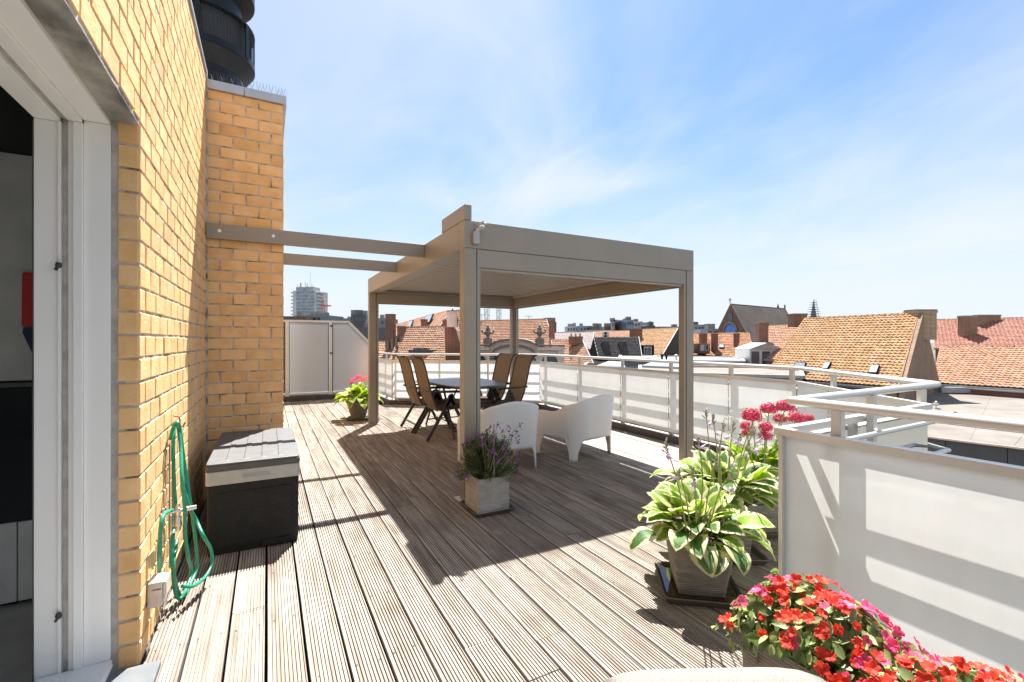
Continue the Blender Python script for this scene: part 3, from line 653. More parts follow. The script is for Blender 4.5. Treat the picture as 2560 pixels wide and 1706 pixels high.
gb(WX + 0.006, X0 - 0.001, CY - 0.056, CY - 0.002, 2.195, 2.322, 'connecting_beam'); gb(CX1 + 0.001, X0 - 0.001, 5.74, 5.79, 2.195, 2.322, 'connecting_beam')
for x_ in (-0.36, 0.045):
    b = MB(); M = Matrix.Translation((x_, CY - 0.056, 2.262)) @ Matrix.Rotation(R(90), 4, 'X'); bb = MB(); bb.lathe([(0.014, 0), (0.014, 0.003), (0.008, 0.003), (0.008, 0.009), (0.003, 0.011)], (0, 0, 0), 12)
    b.add([M @ Vector(v) for v in bb.v], bb.f); b.build('bolt', 'chrome', pg)

# wind and sun sensor on the beam
an = thing('wind_sensor', 'small cream wind sensor with spinning cups on the pergola beam corner', 'sensor', (1.52, Y0 - 0.03, 2.15))
b = MB(); b.extrude([(p[0], Y0 - 0.005, p[1]) for p in rounded_rect(1.492, 1.545, 2.128, 2.238, 0.020)], (0, -0.042, 0)); b.build('sensor_body', 'box_band', an, bevel=0.006)
b = MB(); b.tube([(1.519, Y0 - 0.028, 2.222), (1.53, Y0 - 0.034, 2.245), (1.56, Y0 - 0.04, 2.262)], [0.015, 0.019, 0.017], 12); b.lathe([(0.002, -0.024), (0.018, -0.018), (0.026, 0), (0.02, 0.014), (0.008, 0.022), (0.006, 0.04), (0.002, 0.042)], (1.562, Y0 - 0.042, 2.268), 16)
b.build('sensor_arm', 'box_band', an, smooth=True)
for k in range(3):
    a = 0.35 + k * 2 * math.pi / 3; c = Vector((1.562 + .042 * math.cos(a), Y0 - 0.042 + .042 * math.sin(a), 2.302)); b = MB()
    b.bar((1.562, Y0 - 0.042, 2.302), c, 0.004, 0.004); bb = MB(); bb.lathe([(0.001, -0.014), (0.012, -0.008), (0.017, 0.002), (0.015, 0.002), (0.010, -0.006)], (0, 0, 0), 12)
    M = Matrix.Translation(c) @ Matrix.Rotation(a + 1.57, 4, 'Z') @ Matrix.Rotation(R(90), 4, 'Y'); b.add([M @ Vector(v) for v in bb.v], bb.f); b.build('cup', 'box_band', an, smooth=True)

# ------------------------------------------------------------------ glass railing round the terrace
rl = thing('terrace_railing', 'white railing with frosted glass panels round the edge of the terrace', 'railing', (4.75, 5, 0))
def offs(path, o):
    P_ = [Vector((p[0], p[1])) for p in path]; out = []; n = len(P_)
    for i in range(n):
        d0 = (P_[i] - P_[i - 1]).normalized() if i else (P_[1] - P_[0]).normalized(); d1 = (P_[i + 1] - P_[i]).normalized() if i < n - 1 else d0
        n0 = Vector((-d0.y, d0.x)); n1 = Vector((-d1.y, d1.x)); nn = (n0 + n1).normalized(); out.append(P_[i] + nn * o / max(0.35, nn.dot(n0)))
    return out
ZH, ZG = 1.052, 0.905
def mitred(pts, z, r, n=12):
    """tube along straight runs with mitred joints"""
    b = MB(); P_ = [Vector((p[0], p[1], z)) for p in pts]; m = len(P_); rows = []
    for i in range(m):
        d0 = (P_[i] - P_[i - 1]).normalized() if i else (P_[1] - P_[0]).normalized(); d1 = (P_[i + 1] - P_[i]).normalized() if i < m - 1 else d0
        t = (d0 + d1).normalized(); nrm = Vector((-t.y, t.x, 0)); k = 1 / max(0.3, nrm.dot(Vector((-d0.y, d0.x, 0))))
        rows.append([P_[i] + nrm * (k * r * math.cos(2 * math.pi * j / n)) + Vector((0, 0, r * math.sin(2 * math.pi * j / n))) for j in range(n + 1)])
    b.grid(rows); b.f.append(tuple(range(n))); b.f.append(tuple((m - 1) * (n + 1) + j for j in range(n - 1, -1, -1))); return b
mitred(offs(RAIL, 0.035), ZH, 0.0215, 16).build('handrail', 'white_alu', rl, smooth=True)
for zz in (0.84, 0.64, 0.44, 0.24):
    mitred(offs(RAIL, 0.085), zz, 0.0145, 8).build('cross_tube', 'white_alu', rl, smooth=True)
strip(RAIL, -0.022, 0.020, ZG - 0.012, ZG + 0.022, 'glass_cap', 'white_alu', kind='', parent=rl)
strip(RAIL, -0.018, 0.016, 0.118, 0.142, 'bottom_rail', 'white_alu', kind='', parent=rl)
POSTS = [(0, (0.6,)), (1, (0.02, 0.33, 0.66)), (2, (0.03, 0.255, 0.475, 0.665, 0.845, 0.985)), (3, (0.33, 0.93)), (4, (0.53,)), (5, (0.075, 0.42, 0.76))]
for seg, ts in POSTS:
    a, c = Vector(RAIL[seg]), Vector(RAIL[seg + 1]); d = (c - a).normalized(); nrm = Vector((-d.y, d.x)); ends = [0.0]
    for t in ts:
        p = a + (c - a) * t + nrm * 0.045; M = Matrix.Translation((p.x, p.y, 0)) @ Matrix.Rotation(math.atan2(d.y, d.x), 4, 'Z')
        b = MB(); b.box(-0.021, 0.021, -0.018, 0.018, 0.06, ZH - 0.015, M); po = b.build('post', 'white_alu', rl, bevel=0.003)
        b = MB(); b.box(-0.05, 0.05, -0.03, 0.03, 0.062, 0.072, M); b.build('foot_plate', 'white_alu', po)
        b = MB()
        for q in (-0.036, 0.036): b = MB(); b.lathe([(0.007, 0.072), (0.007, 0.09)], (p.x + d.x * q, p.y + d.y * q, 0), 6); b.build('foot_bolt', 'steel_wire', po)
        if 0.08 < t < 0.95: ends.append(t)
    ends.append(1.0); Lg = (c - a).length
    for t0, t1 in zip(ends[:-1], ends[1:]):
        p0 = a + d * (t0 * Lg + (0.004 if t0 else 0.006)); p1 = a + d * (t1 * Lg - (0.004 if t1 < 1 else 0.006))
        b = MB(); q = nrm * 0.004; b.quad((p0.x, p0.y, 0.135), (p1.x, p1.y, 0.135), (p1.x, p1.y, ZG - 0.005), (p0.x, p0.y, ZG - 0.005))
        b.build('glass_panel', 'frosted_white', rl, fix=False)
b = MB(); b.box(2.080, 2.109, 1.262, 1.2815, 0.06, ZG - 0.01); b.build('glass_edge_profile', 'white_alu', rl, bevel=0.002)
b = MB(); b.bar((2.33, 9.735, 0.06), (2.33, 9.735, ZG), 0.02, 0.02); b.build('glass_edge_profile', 'white_alu', rl)

# privacy screen at the far end
ps = thing('privacy_screen', 'tall frosted glass privacy screen with a sloping right corner behind the flower pot', 'screen', (1.3, 11.35, 0))
SY = 11.32
def sx(px, Z=1.0):
    r = (px - 1280) / FPX; return SY * (SA + r * CA) / (CA - r * SA)
xl, xm0, xm1, xb, xe = sx(709), sx(822), sx(831), sx(872), 2.26
def zt(px, py): r = (px - 1280) / FPX; return EYE + (853 - py) / FPX * (SY / (CA - r * SA))
zt_, ze = zt(760, 803.5), 1.18
b = MB()
b.bar((xl - .3, SY, zt_), (xb, SY, zt_), 0.05, 0.05); b.bar((xb, SY, zt_), (xe, SY, ze), 0.05, 0.05); b.bar((xl - .3, SY, 0.14), (xe, SY, 0.14), 0.05, 0.045)
b.build('frame', 'white_alu', ps)
for x_ in (sx(716), sx(720.5), (xm0 + xm1) / 2, xe - 0.02):
    b = MB(); w_ = 0.04 if x_ < sx(722) else 0.065
    top = zt_ if x_ <= xb else ze
    b.box(x_ - w_ / 2, x_ + w_ / 2, SY - 0.028, SY + 0.022, 0.05, top); b.build('mullion', 'white_alu', ps, bevel=0.003)
for x_, z_ in (((xm0 + xm1) / 2, zt_ - 0.1), ((xm0 + xm1) / 2, 1.05)):
    b = MB(); b.box(x_ - .02, x_ + .03, SY - 0.045, SY - 0.029, z_ - .02, z_ + .02); b.build('hinge', 'steel_wire', ps)
gx0, gx1 = sx(724), xm0 - 0.02
b = MB(); b.quad((gx0, SY, 0.165), (gx1, SY, 0.165), (gx1, SY, zt_ - 0.028), (gx0, SY, zt_ - 0.028)); b.build('glass_panel', 'frosted_screen', ps, fix=False)
gx0 = xm1 + 0.02; sl = (ze - zt_) / (xe - xb)
b = MB(); b.add([(gx0, SY, 0.165), (xe - .03, SY, 0.165), (xe - .03, SY, ze - .02), (xb - 0.01, SY, zt_ - 0.028), (gx0, SY, zt_ - 0.028)], [(0, 1, 2, 3, 4)]); b.build('glass_panel', 'frosted_screen', ps, fix=False)
for a_, c_ in ((sx(724), xm0 - .005), (xm1 + .005, xb)):
    b = MB(); b.box(a_ - .012, a_ - .004, SY - .03, SY - .024, .16, zt_ - .02); b.box(a_, c_, SY - .03, SY - .024, zt_ - .034, zt_ - .026); b.build('glazing_gasket', 'gasket', ps)
b = MB(); b.box(CX1 + 0.01, 2.2, SY - 0.09, SY - 0.05, -0.06, 0.10); tag(b.build('screen_kerb', 'dark_flashing'), kind='structure')

# ------------------------------------------------------------------ things on the deck: storage box
sb = thing('storage_box', 'dark plastic storage box with grey ribbed lid standing against the brick wall', 'storage box', (-0.07, 3.9, 0))
bx0, bx1, by0, by1 = -0.333, 0.186, 3.345, 4.48
b = MB(); rr = rounded_rect(bx0 + .004, bx1 - .004, by0 + .004, by1 - .01, 0.02, 3); b.prism(rr, 0.035, 0.435); b.build('body', 'box_dark', sb, bevel=0.003)
b = MB(); b.box(bx0 + .01, bx1 - .01, by0 + .012, by1 - .02, 0.004, 0.036); b.box(bx0 + .3, bx1 - .06, by0 - 0.004, by0 + .02, 0.012, 0.05); b.build('plinth', 'box_dark', sb, bevel=0.003)
for z0, z1 in ((0.07, 0.165), (0.172, 0.27), (0.277, 0.37)):
    b = MB(); b.add([(bx0 + .06, by0 + .003, z0), (bx1 - .05, by0 + .003, z0), (bx1 - .05, by0 - .004, z1), (bx0 + .06, by0 - .004, z1), (bx0 + .06, by0 + .01, z0), (bx1 - .05, by0 + .01, z0), (bx1 - .05, by0 + .01, z1), (bx0 + .06, by0 + .01, z1)],
      [(0, 1, 2, 3), (4, 7, 6, 5), (0, 3, 7, 4), (1, 5, 6, 2), (3, 2, 6, 7), (0, 4, 5, 1)]); b.build('front_panel', 'box_dark', sb, bevel=0.0015)
b = MB(); b.box(bx0 + .055, bx1 - .045, by0 - .002, by0 + .01, 0.055, 0.385)
for q in range(4): pass
b.build('panel_frame', 'box_dark', sb, bevel=0.002)
b = MB(); b.prism(rounded_rect(bx0 - .004, bx1 + .004, by0 - .005, by1, 0.022, 3), 0.437, 0.522); b.build('band', 'box_band', sb, bevel=0.004)
b = MB(); b.prism([(p[0], p[1]) for p in rounded_rect(bx0 - .004, bx1 + .004, by0 - .009, by1, 0.024, 4)], 0.524, 0.560); b.build('lid_rim', 'box_lid_side', sb, bevel=0.004)
b = MB(); b.prism(rounded_rect(bx0 - .002, bx1 + .002, by0 - .006, by1 - .004, 0.026, 4), 0.560, 0.572); b.build('lid', 'box_lid', sb, bevel=0.006)
for k in range(4):
    x_ = bx0 + 0.115 + k * 0.10; b = MB(); b.add([(x_ - .02, by0 + .05, .5715), (x_ + .02, by0 + .05, .5715), (x_ + .02, by1 - .05, .5715), (x_ - .02, by1 - .05, .5715), (x_ - .013, by0 + .058, .576), (x_ + .013, by0 + .058, .576), (x_ + .013, by1 - .058, .576), (x_ - .013, by1 - .058, .576)],
      [(4, 5, 6, 7), (0, 1, 5, 4), (1, 2, 6, 5), (2, 3, 7, 6), (3, 0, 4, 7)]); b.build('lid_rib', 'box_lid', sb)
b = MB(); b.extrude([(p[0], by0 - .0065, p[1]) for p in rounded_rect(bx0 + .185, bx0 + .355, 0.462, 0.500, 0.012, 3)], (0, 0.004, 0)); hd = b.build('handle_frame', 'box_band', sb, bevel=0.002)
b = MB(); b.extrude([(p[0], by0 - .0068, p[1]) for p in rounded_rect(bx0 + .193, bx0 + .347, 0.467, 0.495, 0.010, 3)], (0, 0.003, 0)); b.build('handle_recess', 'lead', sb)

# ------------------------------------------------------------------ hose, tap, socket
hp = thing('garden_hose', 'green braided garden hose hung in loops on a wall hook beside the storage box', 'hose', (WX + .06, 2.85, 0.1))
def hz_(px, py, out): # point in front of the wall seen at px,py, 'out' metres off it
    X = WX + out; r = (px - 1280) / FPX; dx = SA + r * CA; dy = CA - r * SA; t = X / dx; return Vector((X, t * dy, EYE - (py - 853) / FPX * t))
paths = [
 [(425, 1100, .012), (436, 1062, .03), (446, 1060, .05), (452, 1090, .05), (456, 1180, .06), (470, 1260, .09), (490, 1300, .12), (508, 1340, .16), (526, 1372, .185), (530, 1405, .19), (515, 1440, .17), (485, 1465, .13), (455, 1466, .09)],
 [(436, 1062, .025), (433, 1120, .03), (436, 1220, .035), (440, 1290, .035), (432, 1340, .04), (430, 1400, .045), (437, 1450, .05), (448, 1485, .06), (462, 1490, .08), (475, 1462, .09), (492, 1420, .11), (491, 1370, .11), (482, 1300, .10), (472, 1230, .09), (460, 1150, .07), (450, 1075, .05), (440, 1058, .03)],
 [(445, 1064, .04), (452, 1120, .06), (455, 1200, .08), (462, 1270, .09), (463, 1340, .09), (470, 1390, .10), (478, 1430, .10), (465, 1475, .09), (450, 1497, .07), (438, 1480, .05), (433, 1420, .045), (442, 1350, .04)],
 [(430, 1276, .05), (412, 1285, .045), (403, 1310, .04), (400, 1350, .035), (398, 1390, .03), (398, 1430, .02)],
]
for p in paths: 
    b = MB(); b.tube(smooth_path([hz_(*q) for q in p], 7), 0.0085, 10); b.build('hose_loop', 'hose', hp, smooth=True, fix=False)
b = MB(); q = hz_(432, 1040, .0); b.tube([q, q + Vector((.03, 0, -.01)), q + Vector((.035, -.02, -.05)), q + Vector((.05, -.03, -.06)), q + Vector((.06, -.03, -.035))], 0.003, 6); b.build('hook', 'gasket', hp)
tp = thing('water_tap', 'chrome wall tap with hose coupling beside the green hose', 'tap', hz_(425, 1280, 0))
q = hz_(408, 1283, .0); ax = Vector((1, 0, 0))
b = MB(); M = Matrix.Translation(q) @ Matrix.Rotation(R(90), 4, 'Y'); bb = MB(); bb.lathe([(0.03, 0.0), (0.026, 0.008), (0.011, 0.010), (0.011, 0.075), (0.008, 0.08)], (0, 0, 0), 16); b.add([M @ Vector(v) for v in bb.v], bb.f); b.build('spout_body', 'chrome', tp, smooth=True)
b = MB(); b.lathe([(0.009, 0.035), (0.009, 0.02), (0.013, 0.018), (0.013, -0.02), (0.010, -0.024), (0.015, -0.03), (0.015, -0.055), (0.017, -0.058), (0.017, -0.075), (0.012, -0.08), (0.011, -0.10)][::-1], (q.x + .06, q.y, q.z), 16); b.build('coupling', 'chrome', tp, smooth=True)
b = MB(); b.tube([(q.x + .07, q.y, q.z + .002), (q.x + .10, q.y, q.z + .004)], 0.008, 10); b.tube([(q.x + .098, q.y, q.z + .004), (q.x + .138, q.y + .004, q.z + .006)], [0.013, 0.011], 8); b.build('handle', 'chrome', tp)
b = MB(); b.tube([hz_(432, 1340, .012), hz_(432, 1100, .012)], 0.006, 8); b.tube([hz_(424, 1420, .01), hz_(424, 1110, .008)], 0.004, 6); tag(b.build('wall_pipe', 'lead'), 'thin grey pipe running up the brick wall behind the hose', 'pipe')
so = thing('wall_socket', 'weathered white outdoor socket box low on the sunlit brick wall', 'socket', (WX, 2.52, 0.15))
q0 = hz_(398, 1440, 0.03); zc = 0.235; yc = 2.53
b = MB(); b.box(WX, WX + .055, yc - .05, yc + .05, zc - .065, zc + .045); b.build('socket_case', 'socket_plastic', so, bevel=0.006)
b = MB(); b.box(WX + .056, WX + .068, yc - .046, yc + .046, zc - .03, zc + .042); b.build('socket_flap', 'socket_plastic', so, bevel=0.004)
b = MB(); b.box(WX + .02, WX + .05, yc - .052, yc - .0505, zc + .012, zc + .016); b.build('flap_hinge', 'gasket', so)
for dz, m_ in ((0, 'red'), (-.006, 'gasket')):
    b = MB(); b.tube(smooth_path([(WX + .03, yc + .03, zc - .06), (WX + .04, yc + .04, zc - .10 + dz), (WX + .02, yc + .07, zc - .08 + dz), (WX + .005, yc + .08, zc - .04)], 5), 0.003, 6); b.build('cable', m_, so)

# ------------------------------------------------------------------ white resin armchairs
def armchair(label):
    root = thing('armchair', label, 'armchair', (0, 0, 0), 'white shell armchairs under the pergola', inplace=False)
    # faces +Y; U-shaped path seen from above: front left, round the back (y = -0.32), front right
    N = 96; hw, hd = 0.33, 0.33; pts = []
    def u_path(t):
        # t 0..1 along: left side, back, right side with rounded corners
        rc = 0.17; Ls = 0.66 - rc; Lc = rc * math.pi / 2; Lb = 2 * (hw - rc); tot = 2 * Ls + 2 * Lc + Lb; s = t * tot
        if s < Ls: return (-hw, hd - s), (-1, 0)
        s -= Ls
        if s < Lc: a = math.pi + s / rc; return (-hw + rc + rc * math.cos(a), -hd + rc + rc * math.sin(a)), (math.cos(a), math.sin(a))
        s -= Lc
        if s < Lb: return (-hw + rc + s, -hd), (0, -1)
        s -= Lb
        if s < Lc: a = 1.5 * math.pi + s / rc; return (hw - rc + rc * math.cos(a), -hd + rc + rc * math.sin(a)), (math.cos(a), math.sin(a))
        s -= Lc
        return (hw, -hd + rc + s), (1, 0)
    def top(t):
        q = abs(t - 0.5) * 2            # 0 mid back, 1 arm front
        def sm(a, b, x): x = min(1, max(0, (x - a) / (b - a))); return x * x * (3 - 2 * x)
        z = 0.735 - 0.75 * min(q, 0.33) ** 2 - 0.125 * sm(0.30, 0.70, q)
        z -= 0.13 * max(0, (q - 0.86) / 0.14) ** 2.2
        return z
    legs = (0.018, 0.315, 0.685, 0.982)
    def bot(t):
        z = 0.235
        for l in legs:
            d = abs(t - l); w0 = 0.034 if 0.1 < l < 0.9 else 0.034; w1 = w0 + 0.032
            if d < w0: return 0.0
            if d < w1: z = min(z, 0.235 * (1 - (1 - (d - w0) / (w1 - w0)) ** 2) ** 0.5 * 1.0 if d > w0 + .004 else 0.10)
        return z
    ts = sorted(set([i / N for i in range(N + 1)] + [min(1, max(0, l + s * (w + e))) for l in legs for w in ((0.034,) if .1 < l < .9 else (0.034,)) for s in (-1, 1) for e in (-.0005, .0005, .006, .012, .02, .032)]))
    K = 16; rows = []
    for t in ts:
        (x, y), (nx, ny) = u_path(t); zt0, zb0 = top(t), bot(t); row = []
        back = 1 - min(1, abs(t - 0.5) / 0.19)
        back = back * back * (3 - 2 * back) if back > 0 else 0
        for k in range(K + 1):
            z = zb0 + (zt0 - zb0) * k / K
            o = 0.028 * ((z - 0.33) / 0.4) * (1 + 1.6 * back) + (0.022 * (0.24 - z) / 0.24 if z < 0.24 else 0) + 0.008
            tx = 0
            if z < 0.235:   # legs narrow towards the foot
                l = min(legs, key=lambda q: abs(q - t)); f = (0.235 - z) / 0.235
                tt = l + (t - l) * (1 - 0.34 * f) if 0.1 < l < 0.9 else (t + (l - t) * 0.34 * f)
                (x2, y2), (n2x, n2y) = u_path(min(1, max(0, tt)))
                row.append((x2 + n2x * o, y2 + n2y * o, z)); continue
            row.append((x + nx * o, y + ny * o, z))
        rows.append(row)
    b = MB(); b.grid(rows); me = b.mesh('shell', 'white_resin', True); o = link('shell', me, root)
    s_ = o.modifiers.new('solid', 'SOLIDIFY'); s_.thickness = 0.010; s_.offset = -1; 
    # seat pan and front apron
    rows = []
    for i in range(13):
        v = i / 12; y = 0.325 - v * 0.60; z = 0.385 - 0.055 * math.sin(min(1, v * 1.3) * math.pi / 2) 
        if i == 0: rows.append([((-1 + 2 * j / 12) * 0.325, 0.335, 0.245) for j in range(13)]); rows.append([((-1 + 2 * j / 12) * 0.325, 0.338, 0.36) for j in range(13)])
        if v > 0.8: z += (v - 0.8) * 0.9
        rows.append([((-1 + 2 * j / 12) * 0.32 * (1 - 0.12 * max(0, v - .6)), y, z - 0.012 * (1 - (-1 + 2 * j / 12) ** 2)) for j in range(13)])
    b = MB(); b.grid(rows); o = link('seat', b.mesh('seat', 'white_resin', True), root); s_ = o.modifiers.new('solid', 'SOLIDIFY'); s_.thickness = 0.009
    return root
ac = armchair('white shell armchair directly behind the near pergola post and the purple flowers')
ac.location = (2.17, 4.36, 0); ac.rotation_euler = (0, 0, R(-2))
copy_thing(ac, (3.215, 4.41, 0), R(12), 'white shell armchair on the right, nearest the glass railing')

# ------------------------------------------------------------------ garden table
tb = thing('garden_table', 'dark grey garden table with folding legs between the four dining chairs', 'table', (2.60, 6.42, 0))
tcx, tcy = 2.60, 6.42
b = MB(); oc = []
for a in range(48):
    th = 2 * math.pi * a / 48; c_, s_ = math.cos(th), math.sin(th); n_ = 3.2
    oc.append((tcx + 0.48 * math.copysign(abs(c_) ** (2 / n_), c_), tcy + 0.83 * math.copysign(abs(s_) ** (2 / n_), s_)))
b.prism(oc, 0.702, 0.724); b.build('tabletop', 'table_top', tb, bevel=0.004)
b = MB(); b.prism([(tcx + (p[0] - tcx) * .93, tcy + (p[1] - tcy) * .95) for p in oc], 0.680, 0.7015); b.build('table_frame', 'chair_frame', tb)
for sy in (-1, 1):
    for sx_ in (-1, 1):
        b = MB(); b.tube([(tcx + sx_ * .36, tcy + sy * .12, 0.68), (tcx + sx_ * .38, tcy + sy * .62, 0.01)], 0.017, 8); b.build('leg', 'chair_frame', tb)
        b = MB(); b.tube([(tcx + sx_ * .34, tcy + sy * .60, 0.67), (tcx + sx_ * .36, tcy + sy * .34, 0.36)], 0.011, 6); b.build('brace', 'chair_frame', tb)
    b = MB(); b.tube([(tcx - .38, tcy + sy * .55, 0.10), (tcx + .38, tcy + sy * .55, 0.10)], 0.011, 6); b.tube([(tcx - .36, tcy + sy * .3, 0.42), (tcx + .36, tcy + sy * .3, 0.42)], 0.011, 6); b.build('crossbar', 'chair_frame', tb)

# ------------------------------------------------------------------ high-backed folding dining chairs (face +X)
def dining_chair(label):
    root = thing('dining_chair', label, 'chair', (0, 0, 0), 'brown high-backed folding chairs round the table', inplace=False)
    hw = 0.255
    bk = [(0.19, 0.405), (0.15, 0.47), (0.10, 0.60), (0.055, 0.78), (0.02, 0.93), (-0.005, 1.02), (-0.03, 1.075), (-0.065, 1.105), (-0.10, 1.11)]
    st = [(0.20, 0.40), (0.34, 0.405), (0.50, 0.425), (0.58, 0.43), (0.615, 0.415)]
    for s in (-1, 1):
        b = MB(); b.tube(smooth_path([(x, s * hw, z) for x, z in bk], 4), 0.0125, 8); b.build('back_frame', 'chair_frame', root, smooth=True)
        b = MB(); b.tube(smooth_path([(x, s * hw, z) for x, z in st], 4), 0.0125, 8); b.build('seat_frame', 'chair_frame', root, smooth=True)
        y_ = s * (hw + 0.032)
        b = MB(); b.bar((0.38, y_, 0.60), (0.02, y_, 0.008), 0.022, 0.042, (0.6, 0, -.4)); b.build('leg', 'chair_frame', root, bevel=0.004)
        b = MB(); b.bar((0.33, y_, 0.60), (0.63, y_ - s * .0, 0.008), 0.022, 0.042, (0.6, 0, .3)); b.build('leg', 'chair_frame', root, bevel=0.004)
        b = MB(); b.extrude([(0.30, y_ - .011, 0.555), (0.34, y_ - .011, 0.615), (0.38, y_ - .011, 0.62), (0.42, y_ - .011, 0.545), (0.445, y_ - .011, 0.46), (0.26, y_ - .011, 0.44)], (0, 0.022, 0)); b.build('side_plate', 'chair_frame', root, bevel=0.004)
        b = MB(); b.tube(smooth_path([(0.075, y_, 0.655), (0.2, y_, 0.65), (0.38, y_, 0.648), (0.5, y_, 0.640), (0.56, y_, 0.625)], 4), 0.016, 8); b.build('armrest', 'chair_frame', root, smooth=True)
    b = MB(); b.tube(smooth_path([(-0.10, -hw, 1.11), (-0.125, -hw + .05, 1.108), (-0.13, 0, 1.108), (-0.125, hw - .05, 1.108), (-0.10, hw, 1.11)], 4), 0.0125, 8); b.build('top_rail', 'chair_frame', root, smooth=True)
    for p_, q_ in (((0.085, 0.115), 0), ((0.57, 0.125), 0)):
        b = MB(); b.tube([(p_[0], -hw - .03, p_[1]), (p_[0], hw + .03, p_[1])], 0.009, 6); b.build('stretcher', 'chair_frame', root)
    b = MB(); b.tube(smooth_path([(0.055, -hw, 0.66), (0.02, -hw * .6, 0.655), (0.01, 0, 0.655), (0.02, hw * .6, 0.655), (0.055, hw, 0.66)], 4), 0.007, 6); b.tube([(0.18, -hw, 0.395), (0.18, hw, 0.395)], 0.011, 6); b.build('back_brace', 'steel_wire' if False else 'chair_frame', root)
    rows = []; sp_ = smooth_path([(x, 0, z) for x, z in bk], 3)
    for p in sp_: rows.append([(p.x - 0.018 * (1 - (2 * j / 8 - 1) ** 2), (2 * j / 8 - 1) * (hw - 0.006), p.z) for j in range(9)])
    b = MB(); b.grid(rows); b.build('backrest', 'textilene', root, smooth=True, fix=False)
    rows = []
    for p in smooth_path([(x, 0, z) for x, z in st], 3): rows.append([(p.x, (2 * j / 8 - 1) * (hw - 0.006), p.z - 0.02 * (1 - (2 * j / 8 - 1) ** 2)) for j in range(9)])
    b = MB(); b.grid(rows); b.build('seat', 'textilene', root, smooth=True, fix=False)
    return root
dc = dining_chair('brown high-backed folding chair at the left of the table, nearer the camera')
dc.location = (1.83, 6.12, 0)
copy_thing(dc, (1.80, 6.74, 0), R(1), 'brown high-backed folding chair at the left of the table, the farther of the two')
copy_thing(dc, (3.46, 6.12, 0), R(178), 'brown high-backed folding chair right of the table, nearer the railing post')
copy_thing(dc, (3.44, 6.72, 0), R(181), 'brown high-backed folding chair right of the table, the farther one beside the pergola post')

# ------------------------------------------------------------------ lounger head in the foreground
lg = thing('sun_lounger', 'cream fabric head end of a sun lounger at the bottom edge of the terrace view', 'lounger', (0.8, 0.35, 0))
LM = Matrix.Translation((0.93, 0.70, -0.012)) @ Matrix.Rotation(R(-31), 4, 'Z') @ Matrix.Rotation(R(-3.2), 4, 'Y')
def lgp(x, y, z): return LM @ Vector((x, y, z))
lp = [(0.02, 0.30), (0.035, 0.42), (0.03, 0.50), (0.005, 0.556), (-0.04, 0.578), (-0.09, 0.566), (-0.16, 0.50), (-0.30, 0.40), (-0.45, 0.33)]
rows = []
for p in smooth_path([(0, y, z) for y, z in lp], 4):
    rows.append([lgp(-.235 + .47 * j / 12, p.y, p.z - 0.022 * abs(2 * j / 12 - 1) ** 6) for j in range(13)])
b = MB(); b.grid(rows); o = b.build('backrest', 'cushion', lg, smooth=True, fix=False); s_ = o.modifiers.new('solid', 'SOLIDIFY'); s_.thickness = 0.02; s_.offset = -1
for sd in (-1, 1):
    b = MB(); b.tube(smooth_path([lgp(sd * 0.240, y, z - .022) for y, z in lp], 3), 0.010, 8); b.build('side_frame', 'white_alu', lg, smooth=True)
    for yy in (0.0, -0.40):
        b = MB(); b.tube([lgp(sd * 0.22, yy, 0.34), lgp(sd * 0.24, yy + (.05 if yy == 0 else -.05), 0.005)], 0.012, 8); b.build('leg', 'white_alu', lg, smooth=True)
b = MB(); b.tube([lgp(-.22, 0, 0.33), lgp(.22, 0, 0.33)], 0.012, 8); b.build('crossbar', 'white_alu', lg)
# ------------------------------------------------------------------ plants
def leaf_mesh(name, m, el0, el1, pet, blade, wid, fold=0.25, n=8, wave=0.0, pr=0.004):
    """a hosta leaf: petiole rising at el0 from the origin, blade arching over to el1, growing along +Y; UV.x = distance from midrib 0..1"""
    b = MB(); uvs = []
    p = Vector((0, 0, 0)); 
    steps = 4; cols = []
    for i in range(steps + 1):
        el = el0 + (el1 - el0) * 0.15 * i / steps
        if i: p = p + Vector((0, math.cos(el), math.sin(el))) * pet / steps
        w = pr
        cols.append([(p + Vector((-w, 0, w * .6)), .1, 0), (p + Vector((0, 0, -w)), .1, 0), (p + Vector((w, 0, w * .6)), .1, 0)])
    base = []
    for c in cols: base.append([len(b.v) + k for k in range(3)]); b.v += [tuple(q[0]) for q in c]; uvs += [(q[1], q[2]) for q in c]
    for i in range(steps):
        for k in range(3): b.f.append((base[i][k], base[i][(k + 1) % 3], base[i + 1][(k + 1) % 3], base[i + 1][k]))
    rows = []
    for i in range(n + 1):
        t = i / n; el = el0 + (el1 - el0) * (0.15 + 0.85 * t ** 0.9)
        if i: p = p + Vector((0, math.cos(el), math.sin(el))) * blade / n
        w = wid / 2 * (math.sin(math.pi * min(1, t * 1.0) ** 0.72) ** 0.85 if 0 < t < 1 else 0.0) + (0.002 if t < 1 else 0.0003)
        up = Vector((0, -math.sin(el), math.cos(el))); row = []
        for s in (-1, -0.5, 0, 0.5, 1):
            h = fold * abs(s) * w * (1 - 0.55 * abs(s)) + wave * math.sin(t * 15 + s * 2.5) * abs(s)
            row.append(p + Vector((s * w, 0, 0)) + up * h)
        rows.append([len(b.v) + k for k in range(5)]); b.v += [tuple(q) for q in row]; uvs += [(abs(s) if 0 < t < 0.97 else 1.0, t) for s in (-1, -0.5, 0, 0.5, 1)]
        for k in range(5):
            if t > 0.72: uvs[-5 + k] = (max(uvs[-5 + k][0], (t - 0.72) / 0.28 * 0.9 if abs(k - 2) else (t - 0.8) / 0.2 * 0.6), t)
    for i in range(n):
        for k in range(4): b.f.append((rows[i][k], rows[i][k + 1], rows[i + 1][k + 1], rows[i + 1][k]))
    me = b.mesh(name, m, True); ul = me.uv_layers.new(name='uv')
    for l in me.loops: ul.data[l.index].uv = uvs[l.vertex_index]
    return me
